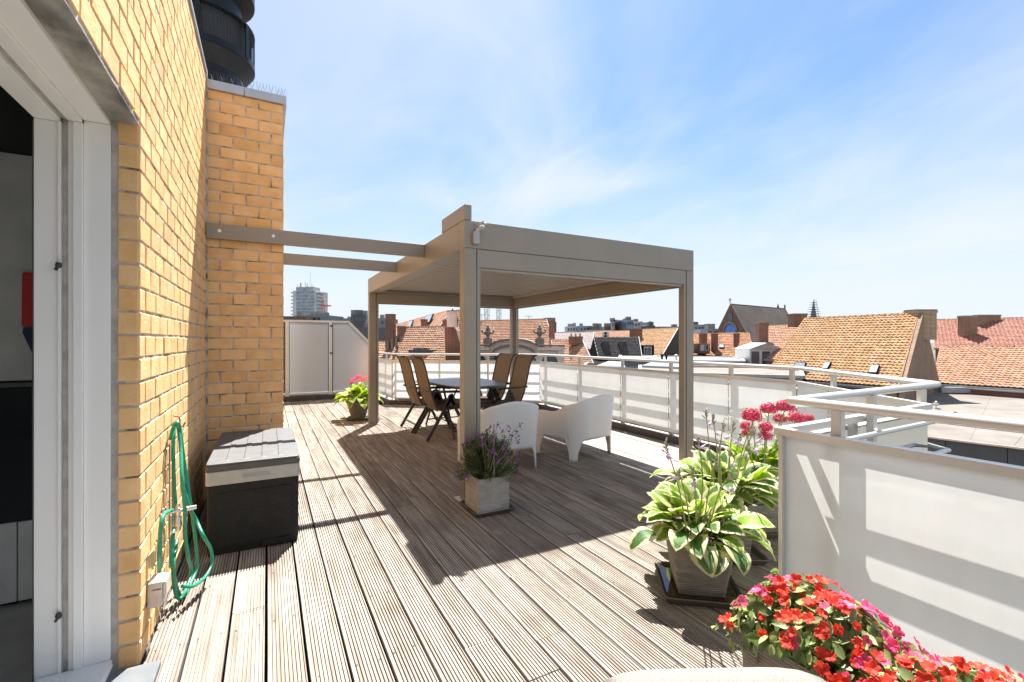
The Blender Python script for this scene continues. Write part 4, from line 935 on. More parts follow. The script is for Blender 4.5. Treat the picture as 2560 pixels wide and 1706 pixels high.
def leaf_set(m, scale=1.0):
    out = []
    for k, (e0, e1, pt, bl, wd) in enumerate(((80, 42, .16, .20, .125), (72, 8, .17, .21, .14), (62, -20, .17, .22, .15), (50, -42, .16, .22, .155), (38, -62, .15, .22, .155), (66, -8, .13, .19, .135), (28, -70, .12, .20, .145), (78, 14, .12, .17, .12))):
        out.append(leaf_mesh('leaf', m, R(e0), R(e1), pt * scale, bl * scale, wd * scale, fold=random.uniform(.25, .55), wave=0.004 * scale))
    return out
def place_leaves(root, meshes, c, n, rr, smin=0.75, smax=1.15, low=0.0):
    for i in range(n):
        t = (i + 0.5) / n
        nk = len(meshes) // 8; k = (min(7, int(t * 5)) if random.random() < 0.75 else random.randrange(8)) * nk + (0 if nk == 1 or random.random() < .5 else 1)
        az = i * 2.39996 + random.uniform(-.35, .35); s = random.uniform(smin, smax)
        M = Matrix.Translation(Vector(c) + Vector((math.sin(-az) * rr * t, math.cos(az) * rr * t, random.uniform(-.02, .02) - low * t))) @ Matrix.Rotation(az, 4, 'Z') @ Matrix.Rotation(random.uniform(-.35, .35), 4, 'Y') @ Matrix.Scale(s, 4)
        link('leaf', meshes[k], root, M)
def square_pot(root, c, rot, w0, w1, h, z0, m, ribs=0, wall_=0.018):
    """tapered square pot, w0 wide at the foot, w1 at the rim, open at the top"""
    M = Matrix.Translation((c[0], c[1], z0)) @ Matrix.Rotation(rot, 4, 'Z'); b = MB(); nz = max(1, ribs * 2) ; prof = []
    rnd = random.Random(4)
    for i in range(nz + 1):
        t = i / nz; w = w0 + (w1 - w0) * t; o = 0.0
        if ribs: o = (0.0016 if i % 2 else -0.0012) * rnd.uniform(.6, 1.3)
        if t > 0.93: o = 0.002
        prof.append((w / 2 + o, h * t))
    prof += [(w1 / 2 - wall_, h), (w1 / 2 - wall_ - .006, h * 0.86)]
    for hw, z in prof:
        for (x, y) in rounded_rect(-hw, hw, -hw, hw, 0.012, 2): b.v.append(tuple(M @ Vector((x, y, z))))
    n = 12
    for i in range(len(prof) - 1):
        for j in range(n): b.f.append((i * n + j, i * n + (j + 1) % n, (i + 1) * n + (j + 1) % n, (i + 1) * n + j))
    b.f.append(tuple(range(n - 1, -1, -1))); b.build('pot', m, root, fix=False)
    b = MB(); hw = w1 / 2 - wall_ - .004; b.prism([tuple((M @ Vector((x, y, 0)))[:2]) for x, y in ((-hw, -hw), (hw, -hw), (hw, hw), (-hw, hw))], z0 + h * .84, z0 + h * .9); b.build('soil', 'soil', root)
def square_saucer(root, c, rot, w, h, name='saucer', mm='saucer'):
    M = Matrix.Translation((c[0], c[1], 0)) @ Matrix.Rotation(rot, 4, 'Z'); b = MB()
    prof = [(w / 2 - .018, 0.002), (w / 2, h), (w / 2 - .004, h + .004), (w / 2 - .012, h), (w / 2 - .026, .008)]
    for hw, z in prof:
        for (x, y) in rounded_rect(-hw, hw, -hw, hw, 0.03, 3): b.v.append(tuple(M @ Vector((x, y, z))))
    n = 16
    for i in range(len(prof) - 1):
        for j in range(n): b.f.append((i * n + j, i * n + (j + 1) % n, (i + 1) * n + (j + 1) % n, (i + 1) * n + j))
    k = (len(prof) - 1) * n; b.f.append(tuple(range(k, k + n))); b.f.append(tuple(range(n - 1, -1, -1))); b.build(name, mm, root, fix=False)
def flower_stalk(root, base, top, flowers=True, sc=1.0):
    base, top = Vector(base), Vector(top); mid = (base + top) / 2 + Vector((random.uniform(-.02, .02), random.uniform(-.02, .02), 0.03))
    b = MB(); pts = smooth_path([base, mid, top], 5); b.tube(pts, [0.0042 - 0.0018 * i / (len(pts) - 1) for i in range(len(pts))], 6)
    ob = b.build('flower_stalk', 'stem', root, smooth=True)
    b = MB()
    for q in range(9):   # cluster of upright buds
        a = q * 2.4; el = R(random.uniform(35, 80)); d = Vector((math.cos(a) * math.cos(el), math.sin(a) * math.cos(el), math.sin(el))); p0 = top - Vector((0, 0, 0.045 - 0.006 * q)); L_ = random.uniform(.018, .032) * sc
        b.tube([p0, p0 + d * L_ * .5, p0 + d * L_], [0.0015, 0.0042, 0.001], 5)
    b.build('bud_cluster', 'bud', ob)
    for q in range(random.choice((0, 1, 1)) if flowers else 0):
        a = random.uniform(0, 6.28); d = Vector((math.cos(a), math.sin(a), random.uniform(-.3, .3))).normalized(); p0 = top - Vector((0, 0, random.uniform(.03, .09))); b = MB()
        side = d.cross(Vector((0, 0, 1))).normalized(); up = side.cross(d)
        for w in range(5):
            an_ = 2 * math.pi * w / 5; e = side * math.cos(an_) + up * math.sin(an_); e2 = d.cross(e)
            b.add([p0, p0 + d * .022 + e * .008 - e2 * .006, p0 + d * .045 + e * .02, p0 + d * .022 + e * .008 + e2 * .006], [(0, 1, 2, 3)])
        b.build('flower', 'petal_lilac', ob, fix=False)
def flower_head(root, c, r, m, n=150, flat=0.62):
    b = MB(); c = Vector(c)
    for i in range(n):
        z = 1 - 1.55 * (i + .5) / n; q = math.sqrt(max(0, 1 - z * z)); a = i * 2.39996; d = Vector((q * math.cos(a), q * math.sin(a), z)); 
        p = c + Vector((d.x * r, d.y * r, d.z * r * flat)) * random.uniform(.68, 1.12); t1 = d.cross(Vector((.3, .2, 1))).normalized(); t2 = d.cross(t1); s = r * random.uniform(.13, .2); t0 = random.uniform(0, 3)
        u, v = t1 * math.cos(t0) + t2 * math.sin(t0), t2 * math.cos(t0) - t1 * math.sin(t0)
        b.add([p, p + u * s + d * s * .4, p + v * s + d * s * .2, p - u * s + d * s * .4, p - v * s + d * s * .2], [(0, 1, 2), (0, 2, 3), (0, 3, 4), (0, 4, 1)])
    return b.build('flower_head', m, root, fix=False)

random.seed(21)
LH = [q for pair in zip(leaf_set('leaf_hosta', 0.80), leaf_set('leaf_hosta_light', 0.80)) for q in pair]; LL = leaf_set('leaf_hosta_lime', 0.8)
# hosta nearest
h1 = thing('potted_hosta', 'nearest variegated hosta in a square taupe pot standing in a saucer of brown water', 'potted plant', (2.04, 1.70, 0))
c1_ = (2.04, 1.70)
square_saucer(h1, c1_, R(-38), 0.40, 0.035)
M = Matrix.Translation((c1_[0], c1_[1], 0)) @ Matrix.Rotation(R(-38), 4, 'Z'); b = MB(); b.prism([tuple((M @ Vector((x, y, 0)))[:2]) for x, y in rounded_rect(-.175, .175, -.175, .175, .02, 3)], 0.012, 0.021); b.build('standing_water', 'water', h1)
square_pot(h1, c1_, R(-38), 0.225, 0.315, 0.295, 0.014, 'planter_taupe', ribs=26)
place_leaves(h1, LH, (c1_[0], c1_[1], 0.28), 78, 0.13, .78, 1.12, 0.01)
for px, py, d in ((1664, 1110, 1.98), (1697, 1180, 2.02), (1732, 1175, 2.05), (1746, 1100, 2.15), (1790, 1155, 2.1), (1830, 1180, 2.2)):
    t_ = W(px, py, d); flower_stalk(h1, (c1_[0] + (t_.x - c1_[0]) * .35, c1_[1] + (t_.y - c1_[1]) * .35, 0.34), t_)
# second hosta behind it
h2 = thing('potted_hosta', 'second variegated hosta with many flower stalks behind the nearest one beside the glass panel', 'potted plant', (2.54, 1.92, 0))
c2_ = (2.54, 1.92)
square_saucer(h2, c2_, R(-30), 0.40, 0.035); square_pot(h2, c2_, R(-30), 0.23, 0.30, 0.33, 0.014, 'planter_taupe', ribs=20)
place_leaves(h2, LH, (c2_[0], c2_[1], 0.33), 92, 0.18, .85, 1.25, 0.01)
for px, py, d in ((1765, 1030, 2.5), (1783, 1045, 2.45), (1808, 1060, 2.4), (1833, 1060, 2.55), (1851, 1085, 2.5), (1798, 1118, 2.35), (1876, 1068, 2.35), (1885, 1075, 2.5), (1900, 1090, 2.6), (1824, 1125, 2.6), (1872, 1105, 2.7)):
    t_ = W(px, py, d); flower_stalk(h2, (c2_[0] + (t_.x - c2_[0]) * .4, c2_[1] + (t_.y - c2_[1]) * .4, 0.36), t_)
# sedum / hydrangea behind
h3 = thing('potted_sedum', 'plant with domed crimson flower heads and lime leaves in the corner of the railing', 'potted plant', (3.1, 2.0, 0))
c3_ = (3.10, 2.03)
square_saucer(h3, c3_, R(-20), 0.38, 0.035); square_pot(h3, c3_, R(-20), 0.24, 0.31, 0.34, 0.014, 'planter_taupe', ribs=16)
place_leaves(h3, LL, (c3_[0], c3_[1], 0.34), 46, 0.14, .85, 1.2, 0.02)
for px, py, d, r in ((1880, 1040, 2.95, .062), (1866, 1066, 2.9, .04), (1922, 1023, 3.1, .055), (1963, 1018, 3.05, .060), (1990, 1046, 3.1, .055), (1915, 1069, 2.95, .045), (1913, 1090, 2.9, .042), (1868, 1083, 2.95, .036), (2022, 1046, 3.2, .035), (2005, 1060, 3.2, .04), (1950, 1048, 3.2, .045)):
    t_ = W(px, py, d); hh = flower_head(h3, t_, r * .92, 'petal_crimson', 200, 0.8)
    b = MB(); b.tube(smooth_path([(c3_[0] + (t_.x - c3_[0]) * .3, c3_[1] + (t_.y - c3_[1]) * .3, .34), (c3_[0] + (t_.x - c3_[0]) * .8, c3_[1] + (t_.y - c3_[1]) * .8, t_.z - .15), t_], 4), 0.004, 6); b.build('flower_stalk', 'stem', h3, smooth=True)
b = MB()
for i in range(260):
    a = random.uniform(0, 6.28); q = random.uniform(0, .26); z = random.uniform(.45, .86) ; d = Vector((math.cos(a + .5), math.sin(a + .5), random.uniform(-.3, .8))).normalized() * random.uniform(.03, .05); s_ = d.cross(Vector((0, 0, 1))).normalized() * .013; p = Vector((c3_[0] + q * math.cos(a), c3_[1] + q * math.sin(a) * .8, z))
    b.add([p, p + d * .5 - s_, p + d, p + d * .5 + s_], [(0, 1, 2, 3)])
b.build('small_leaves', 'leaf_impatiens', h3, kind='stuff', fix=False)

# far pot by the privacy screen
h4 = thing('potted_hydrangea', 'lime hosta and pink blooms in a round dark pot by the far left pergola post', 'potted plant', (1.37, 8.05, 0))
c4_ = (1.36, 8.08)
b = MB(); b.lathe([(0.115, 0.03), (0.135, 0.10), (0.185, 0.27), (0.20, 0.30), (0.20, 0.325), (0.185, 0.325), (0.17, 0.27)], (c4_[0], c4_[1], 0), 28, cap=False); b.lathe([(0.174, 0.27), (0.01, 0.285)], (c4_[0], c4_[1], 0), 20); b.build('pot', 'planter_dark', h4, smooth=True)
square_saucer(h4, c4_, R(-15), 0.36, 0.03)
LB = leaf_set('leaf_hosta_lime', 1.0)
place_leaves(h4, LB, (c4_[0], c4_[1], 0.28), 62, 0.12, .8, 1.15, 0.03)
for px, py, m_, r in ((883, 950, 'petal_pink', .06), (897, 943, 'petal_pink', .065), (878, 958, 'petal_crimson', .05), (908, 948, 'petal_orange', .06), (916, 945, 'petal_orange', .05), (901, 953, 'petal_pink', .05), (890, 947, 'petal_pink', .05)):
    flower_head(h4, W(px, py, 7.55 + random.uniform(-.1, .1)), r * .78, m_, 80)

# wallflower in the ribbed planter at the post
h5 = thing('potted_wallflower', 'bushy plant with small purple flowers in a white ribbed square planter at the near post', 'potted plant', (1.535, 3.31, 0))
c5_ = (1.538, 3.30)
b = MB()
square_saucer(h5, c5_, 0, 0.345, 0.03)
# box with horizontal rough ribs
rows = []; hw = 0.130; rnd = random.Random(2)
for i in range(49):
    z = 0.012 + 0.262 * i / 48; o = 0.0042 * (i % 2) * rnd.uniform(.5, 1.4)
    rows.append([(c5_[0] + x * (hw + o) / hw, c5_[1] + y * (hw + o) / hw, z + (0.0025 * math.sin(x * 40 + i) if 0 < i < 48 else 0)) for x, y in [(-hw, -hw), (-hw / 3, -hw), (hw / 3, -hw), (hw, -hw), (hw, -hw / 3), (hw, hw / 3), (hw, hw), (hw / 3, hw), (-hw / 3, hw), (-hw, hw), (-hw, hw / 3), (-hw, -hw / 3), (-hw, -hw)]])
hi_ = hw - .018; rows.append([(c5_[0] + x * hi_ / hw, c5_[1] + y * hi_ / hw, 0.274) for x, y in [(-hw, -hw), (-hw / 3, -hw), (hw / 3, -hw), (hw, -hw), (hw, -hw / 3), (hw, hw / 3), (hw, hw), (hw / 3, hw), (-hw / 3, hw), (-hw, hw), (-hw, hw / 3), (-hw, -hw / 3), (-hw, -hw)]])
rows.append([(p[0], p[1], 0.22) for p in rows[-1]])
b = MB(); b.grid(rows); b.build('planter', 'planter_stone', h5, fix=False)
b = MB(); b.box(c5_[0] - hi_, c5_[0] + hi_, c5_[1] - hi_, c5_[1] + hi_, 0.20, 0.235); b.build('soil', 'soil', h5)
random.seed(9); lf = MB(); stm = MB(); tips = []
for i in range(230):
    a = random.uniform(0, 6.283); sp_ = random.random() ** .7; q = 0.25 * sp_; h = random.uniform(.20, .34) * (1 - .45 * sp_ * sp_)
    base = Vector((c5_[0] + .05 * math.cos(a), c5_[1] + .05 * math.sin(a), .235)); tip = Vector((c5_[0] + q * math.cos(a), c5_[1] + q * math.sin(a), .26 + h - (0.12 if sp_ > .85 else 0)))
    pts = smooth_path([base, base * .5 + tip * .5 + Vector((0, 0, .04)), tip], 5); stm.tube(pts, 0.0018, 4, cap=False)
    for k in range(2, len(pts)):
        for w in range(5):
            p = pts[k] + (pts[k] - pts[k - 1]) * random.random(); az = random.uniform(0, 6.283); d = Vector((math.cos(az), math.sin(az), random.uniform(-.2, 1.0))).normalized() * random.uniform(.025, .045); s_ = d.cross(Vector((0, 0, 1))).normalized() * .0042
            lf.add([p, p + d * .5 - s_, p + d, p + d * .5 + s_], [(0, 1, 2, 3)])
for px, py, d in ((1246, 1057, 3.4), (1272, 1065, 3.35), (1300, 1061, 3.45), (1226, 1066, 3.4), (1229, 1090, 3.3), (1256, 1075, 3.5), (1278, 1085, 3.4), (1294, 1080, 3.4), (1204, 1084, 3.4), (1189, 1079, 3.5), (1170, 1097, 3.5), (1158, 1111, 3.4), (1294, 1094, 3.4), (1296, 1128, 3.3),
                  (1232, 1118, 3.15), (1259, 1112, 3.2), (1238, 1133, 3.1), (1205, 1105, 3.3), (1145, 1156, 3.4), (1299, 1170, 3.1), (1265, 1135, 3.1), (1213, 1098, 3.3), (1249, 1146, 3.05), (1171, 1188, 3.1), (1222, 1125, 3.2), (1290, 1132, 3.2)):
    t_ = W(px, py, d); base = Vector((c5_[0] + (t_.x - c5_[0]) * .4, c5_[1] + (t_.y - c5_[1]) * .4, max(.26, t_.z - .22)))
    stm.tube(smooth_path([base, base * .4 + t_ * .6 + Vector((0, 0, .01)), t_], 4), 0.0016, 4, cap=False); b = MB()
    for w in range(12):
        p = t_ + Vector((random.gauss(0, .008), random.gauss(0, .008), random.uniform(-.045, .008))); n_ = Vector((random.gauss(0, 1), random.gauss(0, 1), random.gauss(.5, 1))).normalized(); u = n_.cross(Vector((.1, .3, 1))).normalized() * .0075; v = n_.cross(u).normalized() * .0075
        b.add([p + u, p + v, p - u, p - v], [(0, 1, 2, 3)])
    b.build('flower_cluster', 'petal_purple', h5, fix=False)
stm.build('stems', 'stem', h5, kind='stuff', fix=False); lf.build('leaves', 'leaf_narrow', h5, kind='stuff', fix=False)
b = MB(); q = W(1235, 1060, 3.45); b.tube([(q.x, q.y, .3), q], 0.004, 6); b.build('cane', 'planter_taupe', h5)

# planter box of impatiens in the foreground
ip = thing('flower_box', 'long taupe ribbed planter overflowing with red and pink impatiens in the foreground', 'flower box', (1.46, 0.45, 0))
PX0, PX1, PY0, PY1, PH = 1.345, 1.60, -0.25, 0.955, 0.40
b = MB(); rows = []; n = 70
ring = rounded_rect(PX0, PX1, PY0, PY1, 0.015, 2); ring.append(ring[0])
for i in range(n + 1):
    z = 0.004 + (PH - .004) * i / n; o = -0.0028 * (i % 2); cx_, cy_ = (PX0 + PX1) / 2, (PY0 + PY1) / 2
    rows.append([(x + (o if x > cx_ else -o), y + (o if y > cy_ else -o), z) for x, y in ring])
rows.append([(cx_ + (x - cx_) * .86, cy_ + (y - cy_) * .97, PH) for x, y in ring]); rows.append([(x, y, PH - .06) for x, y, z in rows[-1]])
b.grid(rows); b.build('planter', 'planter_taupe', ip, fix=False)
b = MB(); b.box(PX0 + .02, PX1 - .02, PY0 + .02, PY1 - .02, PH - .07, PH - .035); b.build('soil', 'soil', ip)
random.seed(33)
def flower_mesh(m):
    b = MB(); r_ = 0.0195
    for k in range(5):
        a = 2 * math.pi * k / 5 + random.uniform(-.08, .08); wd = 0.74 + random.uniform(-.06, .06); lift = random.uniform(-.002, .004)
        c_ = lambda rr, aa, z: (rr * math.cos(a + aa), rr * math.sin(a + aa), z + .0006 * k)
        b.add([(0, 0, -.001), c_(r_ * .60, -wd, .002), c_(r_ * .93, -wd * .66, .003 + lift), c_(r_ * 1.05, -wd * .28, .002 + lift), c_(r_ * .99, 0, .004 + lift), c_(r_ * 1.05, wd * .28, .001 + lift), c_(r_ * .93, wd * .66, .003), c_(r_ * .60, wd, .001)], [(0, 1, 2, 3, 4), (0, 4, 5, 6, 7)])
    return b.mesh('flower', m)
def small_leaf(m):
    b = MB(); L_, w = .037, .0105; rows = []
    for i in range(5):
        t = i / 4; ww = w * math.sin(math.pi * min(1, .12 + t * .86)) ; rows.append([(-ww, L_ * t, .004 * (1 - t) - .008 * t * t + .003), (0, L_ * t, .004 * (1 - t) - .008 * t * t), (ww, L_ * t, .004 * (1 - t) - .008 * t * t + .003)])
    b.grid(rows); return b.mesh('leaf', m, True)
FM = {m_: [flower_mesh(m_) for _ in range(3)] for m_ in ('petal_red', 'petal_pink', 'petal_crimson')}
LMs = [small_leaf('leaf_impatiens') for _ in range(3)]
def mound(u, v):
    """surface of the plants: u along the box 0..1, v across 0..1 (deck side to glass side)"""
    y = PY0 - .05 + (PY1 - PY0 + .09) * u; x = PX0 - 0.045 + (PX1 - PX0 + 0.09) * v
    ed = min(1, max(0, (1 - abs(2 * u - 1)) / .10)); prof_ = math.sin(math.pi * min(1, max(0, v * .92 + .08))) ** .55
    z = PH - .045 + (0.185 + .035 * math.sin(u * 17) + .02 * math.sin(u * 41 + v * 5)) * prof_ * (0.35 + .65 * ed ** .5)
    return Vector((x, y, z))
def orient(p, nrm, spin):
    q = nrm.to_track_quat('Z', 'Y'); return Matrix.Translation(p) @ q.to_matrix().to_4x4() @ Matrix.Rotation(spin, 4, 'Z')
def mnormal(u, v):
    e = .01; a = mound(u + e, v) - mound(u - e, v); c = mound(u, v + e) - mound(u, v - e); n_ = c.cross(a); n_.normalize(); return n_ if n_.z > 0 else -n_
zones = [random.uniform(0, 1) for _ in range(12)]
nf = 0
for i in range(265):
    u, v = random.uniform(.42, 1) ** .9, random.uniform(0.0, 1)
    k = math.sin(u * 23 + 1) + math.sin(v * 7 + u * 9)
    m_ = 'petal_red' if k + random.gauss(0, .5) > -.75 else 'petal_pink'
    if random.random() < .08: m_ = 'petal_crimson'
    nn = (mnormal(u, v) + Vector((random.gauss(0, .3) - .25, random.gauss(0, .3) - .3, random.gauss(0, .2)))).normalized()
    p = mound(u, v) + nn * random.uniform(.004, .03)
    if i < 296: link('flower', random.choice(FM[m_]), ip, orient(p, nn, random.uniform(0, 6.3)) @ Matrix.Scale(random.uniform(.62, 1.02), 4)); nf += 1
rest = MB(); cnt = 0; lw = [Vector(v.co) for v in LMs[0].vertices]; lfs = [tuple(p.vertices) for p in LMs[0].polygons]
for i in range(3000):
    u, v = random.uniform(.15 if i > 290 else .45, 1.0), random.uniform(-.05, 1.03); dep = 0 if i < 290 else random.random() ** 1.5 * .11
    nn = (mnormal(min(.99, u), min(.98, max(.02, v))) + Vector((random.gauss(0, .45), random.gauss(0, .45), random.gauss(0, .3)))).normalized()
    p = mound(u, min(1, max(0, v))) + mnormal(min(.99, u), min(.98, max(.02, v))) * (random.uniform(-.01, .018) if i < 290 else -dep)
    if v < .06 and random.random() < .3: p.z -= random.uniform(0, .05); nn = (nn + Vector((-1, 0, 0))).normalized()
    M = orient(p, nn, random.uniform(0, 6.3)) @ Matrix.Scale(random.uniform(.75, 1.25), 4)
    if i < 290: link('leaf', LMs[i % 3], ip, M)
    else: rest.add([M @ w for w in lw], lfs)
rest.build('leaf', 'leaf_impatiens', ip, kind='stuff', smooth=True, fix=False)
b = MB()
for i in range(160):
    u, v = random.uniform(.2, .98), random.uniform(.1, .9); p = mound(u, v); b.tube([(PX0 + .08 + .1 * random.random(), p.y + random.gauss(0, .03), PH - .04), p * .5 + Vector((PX0 + .12, p.y, PH)) * .5, p], 0.0022, 4, cap=False)
b.build('stems', 'stem', ip, kind='stuff', fix=False)
# ------------------------------------------------------------------ roofs of the town
def tile_tpl(tw, th):
    us = (0, .18, .42, .66, 1.0); hs = (.0, .034, .046, .010, .0); v = []
    for w_, lift in ((0, 0.0), (th * 1.10, 0.042)):
        for u, h in zip(us, hs): v.append((u * tw, w_, h + lift))
    for u, h in zip(us, hs): v.append((u * tw, th * 1.10, h * .3 + 0.0))
    f = [(i, i + 1, i + 6, i + 5) for i in range(4)] + [(i + 5, i + 6, i + 11, i + 10) for i in range(4)]
    return v, f
def inside(p, poly):
    x, y = p; c = False; n = len(poly)
    for i in range(n):
        x1, y1 = poly[i]; x2, y2 = poly[(i + 1) % n]
        if (y1 > y) != (y2 > y) and x < (x2 - x1) * (y - y1) / (y2 - y1) + x1: c = not c
    return c
def edge(p, q, w):
    return p[0] if abs(q[1] - p[1]) < 1e-6 else p[0] + (q[0] - p[0]) * (w - p[1]) / (q[1] - p[1])
def bottom(poly, u):
    p, q = poly[3], poly[2]; return p[1] + (q[1] - p[1]) * (u - p[0]) / (q[0] - p[0])
def tile_field(root, quad, m, tw, th, nparts=0, name='tile'):
    A, B, C, D = [Vector(q) for q in quad]; u = (B - A).normalized(); w = (D - A) - u * (D - A).dot(u); w.normalize(); nrm = w.cross(u)
    if nrm.z < 0: nrm = -nrm
    loc = lambda P_: ((P_ - A).dot(u), (P_ - A).dot(w)); poly = [loc(P_) for P_ in (A, B, C, D)]
    us = [p[0] for p in poly]; ws = [p[1] for p in poly]; tv, tf = tile_tpl(tw, th); items = []
    r = 0; wv = 0.0
    while wv < max(ws):
        uv_ = min(us)
        while uv_ < max(us):
            h_ = wv + th / 2; lf_ = edge(poly[0], poly[3], h_); rt_ = edge(poly[1], poly[2], h_)
            if uv_ + tw > lf_ + .02 and uv_ < rt_ - .02 and h_ < max(ws) - .0 and h_ < bottom(poly, uv_ + tw / 2): items.append((uv_, wv))
            uv_ += tw
        wv += th; r += 1
    Mb = Matrix((u, w, nrm)).transposed().to_4x4()
    cam_p = Vector((0, 0, EYE)); items.sort(key=lambda t: (A + u * t[0] + w * t[1] - cam_p).length)
    me = None; rest = MB()
    for k, (uu, ww) in enumerate(items):
        jit = Vector((random.gauss(0, .004), random.gauss(0, .006), abs(random.gauss(0, .006))))
        M = Matrix.Translation(A + u * (uu + jit.x) + w * (ww + jit.y) + nrm * (0.012 + jit.z)) @ Mb
        lf_ = edge(poly[0], poly[3], ww + th / 2); rt_ = edge(poly[1], poly[2], ww + th / 2); cut = uu < lf_ or uu + tw > rt_
        if k < nparts and not cut:
            if me is None:
                b = MB(); b.add(tv, tf); me = b.mesh(name, m)
            link(name, me, root, M)
        else:
            tv2 = [(min(max(q[0], edge(poly[0], poly[3], ww + q[1]) - uu), edge(poly[1], poly[2], ww + q[1]) - uu), q[1], q[2]) for q in tv] if cut else tv
            rest.add([M @ Vector(q) for q in tv2], tf)
    if rest.v: rest.build(name, m, root, kind='stuff', fix=False)
def slab(root, quad, th, name, m):
    A, B, C, D = [Vector(q) for q in quad]; n_ = (B - A).cross(D - A).normalized()
    if n_.z < 0: n_ = -n_
    b = MB(); b.extrude([A, B, C, D], -n_ * th); return b.build(name, m, root)
def house(name, label, R0, R1, E0, E1, roofm, wallm, tw=.25, th=.25, nparts=0, group=None, cat='house', over=0.25, plain=False, zb=-16, verge='lead'):
    R0, R1, E0, E1 = [W(*q) for q in (R0, R1, E0, E1)]
    zr = (R0.z + R1.z) / 2; ze = (E0.z + E1.z) / 2; R0.z = R1.z = zr; E0.z = E1.z = ze
    dr = (R1 - R0).normalized(); me_ = (E0 + E1) / 2; he_ = abs((E1 - E0).dot(dr)) / 2; E0 = me_ - dr * he_; E1 = me_ + dr * he_
    B0 = Vector((2 * R0.x - E0.x, 2 * R0.y - E0.y, ze)); B1 = Vector((2 * R1.x - E1.x, 2 * R1.y - E1.y, ze))
    c = (E0 + E1 + B0 + B1) / 4
    root = thing(name, label, cat, (c.x, c.y, zb), group)
    b = MB(); ins = lambda p: (p.x + (c.x - p.x) * .02, p.y + (c.y - p.y) * .02)
    poly = [ins(E0), ins(E1), ins(B1), ins(B0)]; b.prism(poly, zb, ze - .02); b.build('wall', wallm, root)
    for Rr, Ee, Bb, oth in ((R0, E0, B0, R1), (R1, E1, B1, R0)):
        d = (oth - Rr).normalized(); b = MB(); b.extrude([Ee + d * .05 + Vector((0, 0, -.04)), Bb + d * .05 + Vector((0, 0, -.04)), Rr + d * .05 + Vector((0, 0, -.1))], d * .25); b.build('gable_wall', wallm, root)
    slab(root, (R0, R1, E1, E0), .12, 'roof_slope', 'tile_base' if not plain else roofm); slab(root, (R1, R0, B0, B1), .12, 'roof_slope', roofm)
    if not plain:
        tile_field(root, (R0, R1, E1, E0), roofm, tw, th, nparts)
        L_ = (R1 - R0).length; n_ = int(L_ / .33); d = (R1 - R0) / n_; b = MB()
        for k in range(n_): p = R0 + d * k; b.tube([p + Vector((0, 0, .0)), p + d * 1.06 + Vector((0, 0, .02))], [.095, .115], 6)
        b.build('ridge_tiles', roofm, root, kind='stuff', fix=False)
    for Rr, Ee in ((R0, E0), (R1, E1)):
        b = MB(); b.bar(Rr + Vector((0, 0, .03)), Ee + Vector((0, 0, .03)), .07, .09); b.build('verge', verge, root)
    b = MB(); b.bar(E0 + Vector((0, 0, -.07)), E1 + Vector((0, 0, -.07)), .14, .12); b.build('gutter', 'lead', root)
    root['dummy'] = 0; del root['dummy']
    return root, (R0, R1, E0, E1, B0, B1)
def stack(root, px0, px1, py0, py1, d, dep, m, name='chimney', pots=0, cap='stone_dark', ang=None, crown=True):
    """upright brick stack whose front spans px0..px1 and py0..py1 at distance d"""
    p = W((px0 + px1) / 2, py1, d); w = (px1 - px0) / FPX * d; h = (py1 - py0) / FPX * d; a = -YAW if ang is None else ang
    M = Matrix.Translation((p.x, p.y, p.z)) @ Matrix.Rotation(a, 4, 'Z'); b = MB(); b.box(-w / 2, w / 2, 0, dep, 0, h * .93 if crown else h, M)
    if crown: b.box(-w / 2 - .04, w / 2 + .04, -.04, dep + .04, h * .9, h * .97, M)
    o = b.build(name, m, root)
    b = MB(); b.box(-w / 2 - .02, w / 2 + .02, -.02, dep + .02, h * .97 if crown else h, h * 1.0 + .03, M); b.build('chimney_cap', cap, o)
    for k in range(pots):
        x_ = -w / 2 + w * (k + .5) / pots; b = MB(); bb = MB(); bb.lathe([(.10, 0), (.085, .28), (.10, .3)], (x_, dep / 2, h), 8); b.add([M @ Vector(v) for v in bb.v], bb.f); b.build('chimney_pot', 'tile_orange', o)
    return o
def on_slope(q, s, t, lift=0.0):
    R0, R1, E0, E1 = q[:4]; p = (R0 + (R1 - R0) * s) * (1 - t) + (E0 + (E1 - E0) * s) * t; n_ = (R1 - R0).cross(E0 - R0).normalized(); n_ = n_ if n_.z > 0 else -n_; return p + n_ * lift
def skylight(root, q, s0, s1, t0, t1, name='skylight', openup=0.0):
    b = MB(); P4 = [on_slope(q, s0, t0, .17 + openup), on_slope(q, s1, t0, .17 + openup), on_slope(q, s1, t1, .19), on_slope(q, s0, t1, .19)]; dn = on_slope(q, s0, t0, 0) - on_slope(q, s0, t0, .12)
    b.extrude(P4, dn * 1.0); o = b.build(name, 'felt_black', root)
    sh = lambda s, t, l: on_slope(q, s0 + (s1 - s0) * s, t0 + (t1 - t0) * t, l + openup * (1 - t)); b = MB(); b.quad(sh(.07, .07, .192), sh(.93, .07, .192), sh(.93, .93, .206), sh(.07, .93, .206)); b.build('pane', 'skylight_glass', o, fix=False)

random.seed(77)
